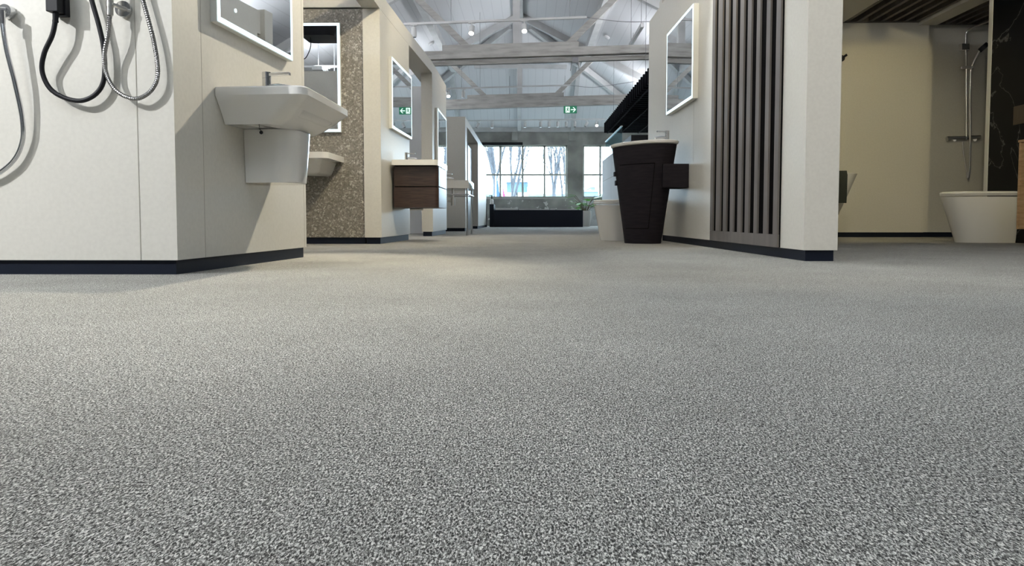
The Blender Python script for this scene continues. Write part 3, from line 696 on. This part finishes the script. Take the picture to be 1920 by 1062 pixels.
# bathtub + towel
bx1 = P(1601, 327, 7.6).x; bz = P(1600, 327, 7.6).z
bt = thing('bathtub', 'white freestanding bathtub mostly hidden behind the right partition', 'bathtub', (bx1-.75, 7.5, 0))
def tub(k, z, g=0): return ell(bx1-.72, 7.6, .72-.30*(1-k)+g, .36-.10*(1-k)+g, z, 0, 48, 2.6)
MB().loft([tub(0, 0), tub(.12, .06), tub(.45, bz*.42), tub(.8, bz*.78), tub(1, bz-.004), tub(1, bz, -.006), tub(1, bz-.002, -.022), tub(.7, bz*.6, -.04), tub(.3, bz*.25, -.06)]).build('tub', 'ceramic', bt, smooth=True)
tx0, tx1 = P(1520, 350, 7.25).x, P(1584, 350, 7.25).x
tz1 = P(1570, 322, 7.24).z; tz0 = P(1570, 381, 7.2).z
tw_ = MB(); prof = [(7.50, bz-.22), (7.46, bz-.02), (7.44, bz+.012), (7.30, bz+.016), (7.215, bz+.012), (7.195, bz-.03), (7.20, tz0+.08), (7.205, tz0)]
ringsT = []
for i in range(9):
    x = tx0+(tx1-tx0)*i/8; o = .006*math.sin(i*2.3)
    ringsT.append([(x, y+o, z) for y, z in prof]+[(x, y+o+.012, z+(.001 if z < bz else -.0)) for y, z in prof[::-1]])
tw_.loft(ringsT); tag(tw_.build('towel', 'towel', smooth=True), 'dark green towel draped over the end of the bathtub', 'towel')

# ------------------------------------------------------------------ bench, plant, bottle at the windows
bx0, bx1_, = P(918, 426, 19.75).x, P(1093, 426, 19.75).x
z1 = P(1000, 394, 19.75).z; z2 = P(922, 383, 19.75).z
t = thing('window_bench', 'long navy black display counter below the far window', 'counter', (.1, 20.2, 0))
MB().box(P(926.5, 426, 19.75).x, bx1_, 19.75, 20.5, 0, z1).build('counter_body', 'plinth', t, bevel=.004)
MB().box(bx0, P(926, 426, 19.75).x, 19.75, 20.5, 0, z2).build('raised_end', 'plinth', t, bevel=.004)
lab = ['thick white slab at the left of the dark counter', 'long thin white slab second from the left on the dark counter', 'thin white slab right of the middle of the dark counter', 'thin white slab at the right of the dark counter']
for i, (ua, ub, h) in enumerate(((929, 971, .05), (973, 1030, .022), (1032, 1041, .035), (1043, 1083, .022))):
    tag(MB().box(P(ua, 394, 19.8).x, P(ub, 394, 19.8).x, 19.78, 20.4, z1+.001, z1+.001+h).build('white_slab', 'ceramic', bevel=.003), lab[i], 'slab', 'white slabs on the dark counter')
c = P(922, 383, 19.9); t = thing('soap_dispenser', 'white soap bottle with black pump on the raised counter end', 'soap dispenser', (c.x, 19.9, z2))
MB().tube([(c.x, 19.9, z2+.001), (c.x, 19.9, z2+.12), (c.x, 19.9, z2+.14)], [.045, .045, .02], 16).build('bottle', 'pot', t, smooth=True)
MB().tube([(c.x, 19.9, z2+.14), (c.x, 19.9, z2+.24)], .018, 10).tube([(c.x, 19.9, z2+.235), (c.x-.07, 19.9, z2+.225)], .01, 8).build('pump', 'black', t, smooth=True)
pxc = P(1099, 420, 20.6).x
t = thing('potted_plant', 'leafy green plant in a tall white pot right of the dark counter', 'plant', (pxc, 20.9, 0))
MB().loft([ell(pxc, 20.9, r, r, z) for z, r in ((0, .12), (.02, .13), (.25, .165), (.42, .165), (.44, .16))]+[ell(pxc, 20.9, .13, .13, .43), ell(pxc, 20.9, .12, .12, .38)]).build('pot', 'pot', t, smooth=True)
st = MB(); lf = MB()
for k in range(26):
    a = random.uniform(0, 2*PI); h = random.uniform(.12, .52); d = random.uniform(.12, .34)
    base = Vector((pxc, 20.9, .39)); tip = base+Vector((math.cos(a)*d, math.sin(a)*d*.8, h))
    mid = base.lerp(tip, .5)+Vector((0, 0, .06))
    st.tube([base+Vector((math.cos(a)*.03, math.sin(a)*.03, 0)), mid, tip], .007, 6)
    # lobed leaf
    dirv = Vector((math.cos(a), math.sin(a), random.uniform(-.5, .2))).normalized(); sd = dirv.cross(Vector((0, 0, 1))).normalized(); L_ = random.uniform(.17, .26)
    pts = []
    for s_ in range(14):
        q_ = 2*PI*s_/14; rr_ = (1 if s_ % 2 else .62)
        pts.append(tip+dirv*(L_*.5+math.cos(q_)*L_*.6*rr_)+sd*math.sin(q_)*L_*.45*rr_)
    nrm = dirv.cross(sd)*.003
    lf.loft([[p_+nrm for p_ in pts], [p_-nrm for p_ in pts]])
st.build('stems', 'stem', t, smooth=True); lf.build('leaves', 'leaf', t)
c = P(1116, 408, 22.4); tag(MB().tube([(c.x, YE-.031, c.z), (c.x, YE-.05, c.z)], .07, 24).build('vent_cap', 'lampw'), 'small round pale cap on the wall below the right window', 'vent cap')

# ------------------------------------------------------------------ roof timbers
slope = .026
def lx_(x, z): return z + slope*(x-RX)
def truss(Y, tz0, tz1, label, extra, under=True, name='roof_truss'):
    t = thing(name, label, 'roof truss', (RX, Y, tz0), 'roof trusses')
    a, b2 = -4.15, 4.15
    MB().bar_y((RX+a, Y, lx_(RX+a, (tz0+tz1)/2)), (RX+b2, Y, lx_(RX+b2, (tz0+tz1)/2)), .15, tz1-tz0).build('tie_beam', 'beam', t)
    zt_ = (tz1)
    MB().bar_y((RX-1.25, Y, lx_(RX-1.25, zt_+.047)), (RX+1.05, Y, lx_(RX+1.05, zt_+.047)), .14, .09).build('upper_beam', 'beam', t)
    for s in (-1, 1):
        MB().bar_y((RX+s*.82, Y, zt_+.03), (RX+s*1.95, Y, zt_+1.12), .10, .10).build('strut', 'beam', t)
        MB().bar_y((RX+s*4.15, Y, EZ+.06), (RX+s*.02, Y, RZ-.10), .13, .15).build('rafter', 'beam2', t)
    MB().box(RX-.06, RX+.06, Y-.05, Y+.05, zt_+.09, RZ-.12).build('king_post', 'beam2', t)
    if under:
        zc = P(1000, 115, Y+.12).z
        MB().bar_y((RX+a+.5, Y+.13, lx_(RX+a+.5, zc)), (RX+b2-.5, Y+.13, lx_(RX+b2-.5, zc)), .09, .07).build('lower_batten', 'beam', t)
    return t
T1z0, T1z1 = P(973, 108, 12.8).z, P(973, 93, 12.8).z
truss(12.8, T1z0, T1z1, 'nearer roof truss in view, with a batten below its tie beam', None)
T2z0, T2z1 = P(973, 202, 18).z, P(973, 184, 18).z
truss(18.0, T2z0, T2z1, 'farther roof truss, its tie beam above the exit sign', None, False)
truss(7.6, T1z0, T1z1, 'roof truss above the vanity, out of the view', None, False)
truss(2.4, T1z0, T1z1, 'roof truss above the shower hoses, out of the view', None, False)
def member(name, a, b2, w, h, m_, label, cat='roof beam', group=None):
    tag(MB().bar(a, b2, w, h).build(name, m_), label, cat, group)
member('ridge_beam', (RX, -5.9, RZ-.10), (RX, YH-.08, RZ-.10), .16, .16, 'beam2', 'thick ridge beam along the top of the roof')
for x, l_ in ((-1.94, 'left'), (1.40, 'right')):
    z = RZ-.514*abs(x-RX)-.10
    member('purlin', (x, -5.9, z-.02), (x, YH+abs(x-RX)-.25, z-.02), .13, .17, 'beam2', 'lengthwise white purlin on the %s roof slope' % l_, group='lengthwise purlins')
def hip_z(y): return RZ-(y-YH)*(RZ-EZ)/(YE-YH)-.07
for x, l_ in ((RX-.06, 'middle'), (1.32, 'right of the middle'), (-2.05, 'left of the middle')):
    ys = YH+.15+abs(x-RX)*(YE-YH)/HALF
    member('hip_end_rafter', (x, ys, hip_z(ys)), (x, YE-.15, hip_z(YE-.15)), .11, .10, 'beam2', 'white rafter %s on the hipped far end' % l_, 'rafter', 'rafters of the hipped end')
for s, l_ in ((-1, 'left'), (1, 'right')):
    member('hip_rafter', (RX+s*.25, YH+.25, RZ-.25), (RX+s*4.1, YE-.3, EZ+.02), .10, .15, 'beam2', 'white hip rafter running down to the far %s corner' % l_, 'rafter', 'hip rafters')
yh = YH+1.5
member('hip_purlin', (RX-1.2, yh, hip_z(yh)-.11), (RX+1.2, yh, hip_z(yh)-.13), .10, .10, 'beam2', 'short level purlin across the hipped far end')
# bracket under the nearer tie beam
c = P(1078, 116, 12.75); t = thing('hanger_bracket', 'small steel bracket with cord below the nearer tie beam', 'bracket', c)
MB().box(c.x-.05, c.x+.05, 12.66, 12.72, c.z-.03, c.z+.06).tube([(c.x-.05, 12.69, c.z), (c.x-.08, 12.69, c.z-.16)], .006, 6).tube([(c.x+.05, 12.69, c.z), (c.x+.07, 12.69, c.z-.16)], .006, 6).build('bracket', 'cable', t)

# ------------------------------------------------------------------ track lights
def roofz(x, y):
    z = RZ-.514*abs(x-RX)
    if y > YH: z = min(z, RZ-(y-YH)*(RZ-EZ)/(YE-YH))
    return z
def track(p0, p1, label, wires=(.26, .86)):
    p0 = Vector(p0); p1 = Vector(p1)
    t = thing('lighting_track', label, 'lighting track', (p0+p1)/2, 'suspended lighting tracks')
    MB().bar(p0, p1, .035, .032).build('track_rail', 'lampw', t)
    for f in wires:
        q_ = p0.lerp(p1, f); MB().tube([q_+Vector((0, 0, .016)), (q_.x, q_.y, roofz(q_.x, q_.y))], .004, 5).build('suspension_wire', 'cable', t)
    return t
def lampproto():
    pass
lamp_protos = {}
def track_lamp(p, lit, aim, label, group='track spotlights', power=60, scale=1.0, light=True, col=(1, .86, .68), ang=60, blend=.6):
    p = Vector(p); aim = (Vector(aim)-p).normalized()
    key = lit
    if key not in lamp_protos:
        t = thing('track_spotlight', label, 'spotlight', (0, 0, 0), group)
        MB().tube([(0, 0, 0), (0, 0, -.05)], .012, 8).box(-.05, .05, -.017, .017, -.012, .0).build('adapter', 'lampw', t)
        bd = MB().tube([(0, 0, .06), (0, 0, .055), (0, 0, -.075), (0, 0, -.08)], [.036, .042, .042, .040], 20).build('lamp_head', 'lampw', t, smooth=True)
        ln = MB().tube([(0, 0, -.0805), (0, 0, -.084)], .034, 18).build('lamp_lens', 'bulb' if lit else 'bulboff', bd)
        bd.location = (0, 0, -.10)
        lamp_protos[key] = t; r = t; r.location = p
    else:
        r = dup(lamp_protos[key], p, label)
    hd = [c_ for c_ in r.children if c_.name.startswith('lamp_head')][0]
    hd.rotation_euler = aim.to_track_quat('-Z', 'Y').to_euler(); hd.location = (0, 0, -.10)
    if lit and light:
        l = bpy.data.lights.new('spot_beam', 'SPOT'); l.energy = power; l.color = col; l.spot_size = math.radians(ang); l.spot_blend = blend; l.shadow_soft_size = .018
        o = bpy.data.objects.new('spot_beam', l); C.objects.link(o); o.location = p+Vector((0, 0, -.10))+aim*.10
        o.rotation_euler = aim.to_track_quat('-Z', 'Y').to_euler()
    return r
YT1 = 11.4
a, b2 = P(757, 45.5, YT1), P(1100, 32.5, YT1)
track(a, b2, 'white lighting track nearest the viewer, in front of the nearer truss', (.26, .91))
tag(MB().tube(smooth_path([b2, P(1140, 38, YT1), P(1180, 41, YT1), P(1230, 40, YT1)], 6), .006, 6).build('power_cable', 'cable'), 'thin cable running right from the nearest lighting track', 'cable')
def onT(a, b2, u):
    f = (u-P_u(a))/(P_u(b2)-P_u(a)); return a.lerp(b2, f)
def P_u(p):      # column of a point near horizon approximation
    from math import tan
    d = p-cam.location; c_, s_ = math.cos(YAW), math.sin(YAW)
    x = d.x*c_+d.y*s_; y = -d.x*s_+d.y*c_; fwd = y*math.cos(PITCH)-d.z*math.sin(PITCH)
    return CX+FPX*x/fwd
def dn(p, dz_=.018): return Vector((p.x, p.y, p.z-dz_))
track_lamp(dn(onT(a, b2, 776)), False, (-1.7, YT1, 0), 'unlit spotlight at the left end of the nearest track')
track_lamp(dn(onT(a, b2, 885)), True, (-1.1, 9.3, 0), 'lit spotlight at the middle of the nearest track', power=45)
track_lamp(dn(onT(a, b2, 983)), True, (.2, 9.0, 0), 'lit spotlight below the ridge on the nearest track', power=45)
YT2 = 16.4
a, b2 = P(838, 166.5, YT2), P(1069, 160, YT2)
track(a, b2, 'white lighting track behind the nearer truss', (.12, .27))
tag(MB().tube(smooth_path([b2, P(1110, 164, YT2), P(1150, 159, YT2), P(1190, 153, YT2)], 6), .006, 6).build('power_cable', 'cable'), 'thin cable running right from the middle lighting track', 'cable')
track_lamp(dn(onT(a, b2, 840)), True, (-1.2, 14.5, 1.0), 'lit spotlight at the left end of the middle track', power=60)
track_lamp(dn(onT(a, b2, 869)), False, (-1.6, YT2, 0), 'unlit spotlight on the middle track')
YT3 = 20.2
a, b2 = P(878, 226.5, YT3), P(1137, 223.5, YT3)
track(a, b2, 'long white lighting track nearest the windows', (.3, .7))
pos = ['first', 'second', 'third', 'fourth', 'fifth', 'sixth', 'seventh', 'eighth', 'ninth']
for i, u in enumerate((896, 923, 984.6, 1014, 1030, 1046, 1062, 1078, 1100)):
    q_ = dn(onT(a, b2, u)); dx = -.5 if u < 900 or u > 1090 else 0
    track_lamp(q_, False, (q_.x+dx, YT3-.1, q_.z-1), '%s small spotlight from the left on the track by the windows' % pos[i])
track_lamp(dn(onT(a, b2, 1119)), True, (1.6, 17.5, 0), 'lit spotlight at the right end of the track by the windows', power=30)

# detectors
for (u, v, Y, lb) in ((808, 80, 15.2, 'small round ceiling detector on the left roof slope'), (1138, 68, 15.0, 'small round ceiling detector on the right roof slope')):
    # slide along ray until it meets the roof plane
    r = ray(u, v); t_ = 5
    while t_ < 25 and CAMZ+r.z*t_ < RZ-.514*abs(r.x*t_-RX)-.005: t_ += .01
    p = r*t_+cam.location; s_ = 1 if p.x > RX else -1
    n_ = Vector((s_*.457, 0, .889)).normalized()
    tag(MB().tube([p, p-n_*.025, p-n_*.05], [.075, .075, .05], 20).build('smoke_detector', 'lampw', smooth=True), lb, 'smoke detector', 'ceiling detectors')
# pendant linear light
pa, pb = P(1197, 47, 12.0), P(1176, 84, 13.4)
pa.x = pb.x = 1.80; pb.z = pa.z
t = thing('linear_pendant', 'slim white linear pendant above the black baffle ceiling', 'pendant lamp', (pa+pb)/2)
MB().bar(pa, pb, .05, .07).build('lamp_bar', 'lampw', t, bevel=.004)
for q_ in (pa+Vector((0, .1, 0)), pb-Vector((0, .1, 0))):
    MB().tube([q_, (q_.x, q_.y, roofz(q_.x, q_.y))], .004, 5).build('suspension_wire', 'cable', t)

# ------------------------------------------------------------------ black baffle ceiling
kX = 1.80
t = thing('black_baffle_ceiling', 'black baffle ceiling of close fins hanging beyond the right partition', 'ceiling baffle', (3.0, 14.3, 2.2))
fy0, fy1 = PX(1213, 127, kX).y, PX(1133, 235, kX).y
fzt = PX(1180, 171.5, kX).z; fzb = PX(1133, 249, kX).z
n = 34; fn = MB()
for k in range(n):
    y = fy0-1.2+(fy1-fy0+1.2)*k/(n-1)
    fn.box(kX, 4.3, y-.030, y+.030, fzb, fzt)
fn.build('fins', 'blackfoam', t)
rl = MB()
for x in (kX+.08, 2.2, 2.6, 3.0, 3.4, 3.8, 4.2): rl.box(x-.012, x+.012, fy0-1.2, fy1, fzb-.016, fzb-.001)
rl.build('carrier_rails', 'blackfoam', t)
MB().box(kX+.05, 4.28, fy0-1.2, fy1, fzb+.06, fzb+.08).build('backing_board', 'blackfoam', t)
for i, (x, y) in enumerate(((1.95, 12.6), (2.1, 15.2), (1.9, 16.8), (2.6, 13.6))):
    MB().tube([(x, y, fzt), (x, y, roofz(x, y))], .004, 5).build('suspension_wire', 'cable', t)

# ------------------------------------------------------------------ exit sign
ES = 17.86
c0, c1 = P(1057, 199, ES), P(1081.5, 212.5, ES)
t = thing('exit_sign', 'green exit sign with running figure and right-pointing arrow', 'exit sign', ((c0.x+c1.x)/2, ES, c1.z))
MB().box(c0.x, c1.x, ES, ES+.03, c1.z, c0.z).build('sign_box', 'signg', t, bevel=.002)
W_ = c1.x-c0.x; H_ = c0.z-c1.z
def SP(fx, fz): return (c0.x+W_*fx, c1.z+H_*fz)
yy0, yy1 = ES-.006, ES-.001
def flat(mb, pts):
    mb.loft([[(x, y, z) for x, z in [SP(*p) for p in pts]] for y in (yy0, yy1)])
pn = MB(); flat(pn, [(.14, .10), (.46, .10), (.46, .90), (.14, .90)]); pn.build('doorway_panel', 'signw', t)
yy0, yy1 = ES-.010, ES-.0065
mn = MB()
flat(mn, [(.30, .74), (.35, .74), (.36, .82), (.32, .85), (.28, .82)])             # head
flat(mn, [(.24, .42), (.32, .40), (.36, .70), (.27, .70)])                         # torso
flat(mn, [(.30, .42), (.35, .46), (.42, .30), (.38, .27)])                         # leading leg
flat(mn, [(.24, .44), (.29, .42), (.24, .24), (.15, .20), (.15, .25), (.21, .28)]) # trailing leg
flat(mn, [(.35, .68), (.36, .61), (.43, .52), (.45, .56)])
flat(mn, [(.27, .69), (.27, .62), (.19, .58), (.17, .63)])
mn.build('running_figure', 'signg', t)
yy0, yy1 = ES-.006, ES-.001
ar = MB(); flat(ar, [(.54, .44), (.84, .44), (.84, .56), (.54, .56)])
flat(ar, [(.68, .84), (.76, .84), (.93, .50), (.85, .50)]); flat(ar, [(.85, .50), (.93, .50), (.76, .16), (.68, .16)])
ar.build('arrow', 'signw', t)
MB().tube([((c0.x+c1.x)/2, ES+.015, c0.z), ((c0.x+c1.x)/2, ES+.015, T2z0+.02)], .008, 8).build('hanger', 'cable', t)

# ceiling speaker that shows in the stone wall mirror
c = Vector((-2.80, 2.9, 2.77))
t = thing('ceiling_heater', 'black angular ceiling heater seen only in the stone wall mirror', 'heater', c)
MB().loft([rrect(c.x-.30, c.x+.30, c.y-.35, c.y+.35, .10, c.z+.08, 5), rrect(c.x-.30, c.x+.30, c.y-.35, c.y+.35, .10, c.z+.0, 5), rrect(c.x-.22, c.x+.22, c.y-.24, c.y+.24, .07, c.z-.12, 5)]).build('heater_case', 'black', t, smooth=True)
MB().tube(smooth_path([(c.x-.2, c.y+.1, c.z-.05), (c.x-.27, c.y+.12, c.z-.32), (c.x-.2, c.y+.1, c.z-.4), (c.x-.12, c.y+.1, c.z-.25), (c.x-.12, c.y+.1, c.z-.08)]), .006, 6).build('cord', 'black', t, smooth=True)
MB().tube([(c.x, c.y, c.z+.08), (c.x, c.y, roofz(c.x, c.y))], .012, 6).build('hanger', 'black', t)

# ------------------------------------------------------------------ outdoors
struct(MB().box(-150, 150, YE+.35, 260, -.9, -.6).build('ground', 'outground', origin=False), 'pale ground outside the windows')
def tree(u, Y, h, r0, seed, stems, lean, label):
    rnd = random.Random(seed); base = P(u, 400, Y); base = Vector((base.x, Y, -.6)); mb = MB()
    def grow(p, d, ln, r, depth):
        pts = [p]; rr_ = [r]; n_ = 6
        for i in range(n_):
            d = (d+Vector((rnd.uniform(-.14, .14), rnd.uniform(-.14, .14), .12))).normalized()
            p = p+d*ln/n_; pts.append(p); rr_.append(r*(1-.75*(i+1)/n_)+.004)
            for _k in range(2 if depth < 2 else 1):
              if depth < 3 and i >= 1 and rnd.random() < (.8 if depth < 2 else .5):
                a = rnd.uniform(0, 2*PI); s_ = Vector((math.cos(a), math.sin(a), 0))
                grow(p, (d+s_*rnd.uniform(.25, .5)).normalized(), ln*rnd.uniform(.3, .5), rr_[-1]*.5, depth+1)
        mb.tube(pts, rr_, 6)
    for s_ in range(stems):
        a = rnd.uniform(0, 2*PI)
        grow(base+Vector((math.cos(a)*.12*s_, math.sin(a)*.12*s_, 0)), Vector((lean+rnd.uniform(-.12, .12)*stems*.2, rnd.uniform(-.1, .1), 1)).normalized(), h, r0*(1-.15*s_), 0)
    tag(mb.build('bare_tree', 'bark', smooth=False), label, 'tree', 'bare trees outside')
tree(898, 31, 6, .06, 3, 1, .0, 'thin bare tree at the left edge of the far window')
tree(929, 34, 7.5, .15, 11, 1, -.01, 'thickest bare tree beside the blue banner')
tree(950, 38, 7.5, .085, 5, 4, .02, 'bare many-stemmed tree in the second window pane')
tree(1038, 42, 7.5, .10, 21, 2, -.03, 'left of the two bare trees in the right window panes')
tree(1056, 46, 8, .085, 8, 2, .0, 'right of the two bare trees, next to the window edge')
def facade(name, u0, u1, v1, Y, m_, label, nwin):
    x0, x1 = P(u0, 400, Y).x, P(u1, 400, Y).x; z = P(900, v1, Y).z
    t = thing(name, label, 'building', ((x0+x1)/2, Y, -.6))
    MB().box(x0, x1, Y, Y+8, -.6, z).build('wall', m_, t)
    for k in range(nwin):
        x = x0+(x1-x0)*(k+.5)/nwin
        MB().box(x-.22, x+.22, Y-.03, Y-.002, z-1.5, z-.7).build('window', 'cable', t)
    MB().box(x0-.1, x1+.1, Y-.1, Y+8.1, z+.001, z+.12).build('roof_edge', 'lampw', t)
facade('blue_building', 950, 989, 342, 52, 'bluehouse', 'blue-grey building seen beyond the pink banner', 4)
facade('low_building', 1094, 1122, 360, 70, 'tower', 'low pale building outside the right window', 3)
facade('tall_building', 1108, 1116, 352, 82, 'tower', 'narrow taller building outside the right window', 1)
tag(MB().box(-60, 60, 150, 156, -.6, P(1000, 364, 150).z).build('distant_hedge', 'hedge'), 'faint distant hedge line on the horizon outside', 'hedge')
def banner(u, v1, Y, w, m_, label):
    p = P(u, 371, Y); z = P(u, v1, Y).z
    t = thing('feather_banner', label, 'banner', (p.x, Y, -.6), 'feather banners outside')
    MB().tube([(p.x, Y, -.6), (p.x, Y, z)], .025, 6).build('pole', 'lampw', t)
    MB().loft([[(p.x+x*w, y, z_) for x, z_ in ((.03, -.2), (1, -.1), (.9, z*.4), (.55, z*.75), (.1, z-.02), (.03, z*.6))] for y in (Y-.01, Y+.01)]).build('cloth', m_, t)
banner(930, 325, 28, .19, 'flagb', 'blue feather banner outside the far window')
banner(942, 346, 28.6, .17, 'flagp', 'pink feather banner outside the far window')

# ------------------------------------------------------------------ unseen track spotlights added for wall light, some placed from cast shadows
def near_track(y, zz, xs, aims, label, power, col=(1, .86, .68), ang=70):
    track((min(xs)-.3, y, zz+.018), (max(xs)+.3, y, zz+.018), label)
    for i, (x, am) in enumerate(zip(xs, aims)):
        pw = power[i] if isinstance(power, (list, tuple)) else power
        cl = col[i] if isinstance(col, list) else col
        track_lamp((x, y, zz), True, am, 'lit spotlight %d of the %s' % (i+1, label), power=pw, col=cl, ang=ang)
near_track(.75, 2.7, [-4.1, -3.3, .6], [(-1.75, 2.95, .5), (-1.2, 2.95, .4), (1.5, 4.6, .9)], 'unseen track above the viewpoint', [360, 40, 95], [(.96, .98, 1), (1, .95, .86), (1, .90, .74)], 80)  # key spot follows the hose shadows; last spot is added fill
near_track(6.1, 3.1, [-.2, .4], [(-1.35, 3.6, .8), (1.4, 5.0, 1.0)], 'unseen track beyond the near basin', [460, 110], [(1, .90, .70), (.86, .94, 1)], 54)  # first spot follows the basin shadow; added cool one stands in for daylight
near_track(4.6, 3.1, [-.3, .1, .9], [(-1.35, 6.0, .2), (-1.7, 6.5, 1.2), (1.4, 6.6, .9)], 'added unseen track between the near partitions', [30, 170, 60], (1, .88, .64))
near_track(7.2, 3.15, [-.4, .2], [(-1.25, 7.6, 1.6), (.3, 8.5, 0)], 'added unseen track above the vanity', [30, 30], (1, .88, .64))
near_track(5.2, 2.75, [2.6, 4.0], [(3.1, 9.1, .8), (4.6, 9.0, .6)], 'track in front of the bathroom display', [80, 62], (1, .86, .50))

# unseen linear lamps added as ambient fill, hung over the aisle and viewpoint
lp = None
for i, (x, y) in enumerate(((-.2, -3.2), (-.2, .2), (2.4, 2.2), (-2.8, .8))):
    p = Vector((x, y, 3.3))
    t = thing('linear_pendant', 'added fill lamp %s, above and behind the viewpoint' % ('over the aisle', 'over the viewpoint', 'toward the right bays', 'toward the left bays')[i], 'pendant lamp', p)
    MB().box(x-.05, x+.05, y-.75, y+.75, 3.30, 3.36).build('lamp_bar', 'lampw', t)
    MB().box(x-.045, x+.045, y-.74, y+.74, 3.292, 3.2995).build('diffuser', emit('fill_diffuser', (.95, .98, 1), 6), t)
    for yy in (y-.6, y+.6): MB().tube([(x, yy, 3.36), (x, yy, roofz(x, yy))], .004, 5).build('suspension_wire', 'cable', t)
    l = bpy.data.lights.new('fill_glow', 'AREA'); l.shape = 'RECTANGLE'; l.size = .12; l.size_y = 1.5; l.energy = 21; l.color = (.80, .90, 1)
    o = bpy.data.objects.new('fill_glow', l); C.objects.link(o); o.location = (x, y, 3.285)

# unseen uplights added to brighten the white roof, hung above the display bays
for i, (x, y) in enumerate(((-3.4, 5.3), (-3.4, 9.0), (-3.4, 12.2), (-3.0, 16.6), (3.2, 6.2), (3.2, 10.2), (3.2, 14.4), (3.2, 18.2), (-3.4, .4))):
    z = 2.62 if x < 0 else 2.95
    if x < 0: zb = 2.19
    nm = ('second left bay', 'vanity bay', 'legged basin bay', 'far left portal', 'bathroom display', 'baffle ceiling, near end', 'baffle ceiling, far end', 'right-hand window', 'shower hoses')[i]
    t = thing('fill_uplight', 'added unseen uplight above the %s' % nm, 'uplight', (x, y, z), 'added uplights washing the roof')
    MB().box(x-.08, x+.08, y-.6, y+.6, z, z+.06).build('lamp_housing', 'lampw', t)
    MB().box(x-.06, x+.06, y-.58, y+.58, z+.0605, z+.066).build('diffuser', emit('fill_uplight_diffuser', (.95, .98, 1), 3), t)
    for yy in (y-.5, y+.5): MB().tube([(x, yy, z+.06), (x, yy, roofz(x, yy))], .004, 5).build('suspension_wire', 'cable', t)
    l = bpy.data.lights.new('fill_uplight_glow', 'AREA'); l.shape = 'RECTANGLE'; l.size = .3; l.size_y = 1.2; l.energy = (10 if i == 2 else 26 if i == 3 else 84); l.color = (.93, .96, 1)
    o = bpy.data.objects.new('fill_uplight_glow', l); C.objects.link(o); o.location = (x, y, z+.08); o.rotation_euler = (PI, (.35 if x < 0 else -.35), 0)

# sky
w = bpy.data.worlds.new('sky'); bpy.context.scene.world = w; w.use_nodes = True
bg = w.node_tree.nodes['Background']; bg.inputs[0].default_value = (.66, .84, 1, 1); bg.inputs[1].default_value = 17
vs = bpy.context.scene.view_settings
vs.view_transform = 'Standard'; vs.look = 'None'; vs.gamma = 1; vs.use_curve_mapping = False; vs.exposure = .6
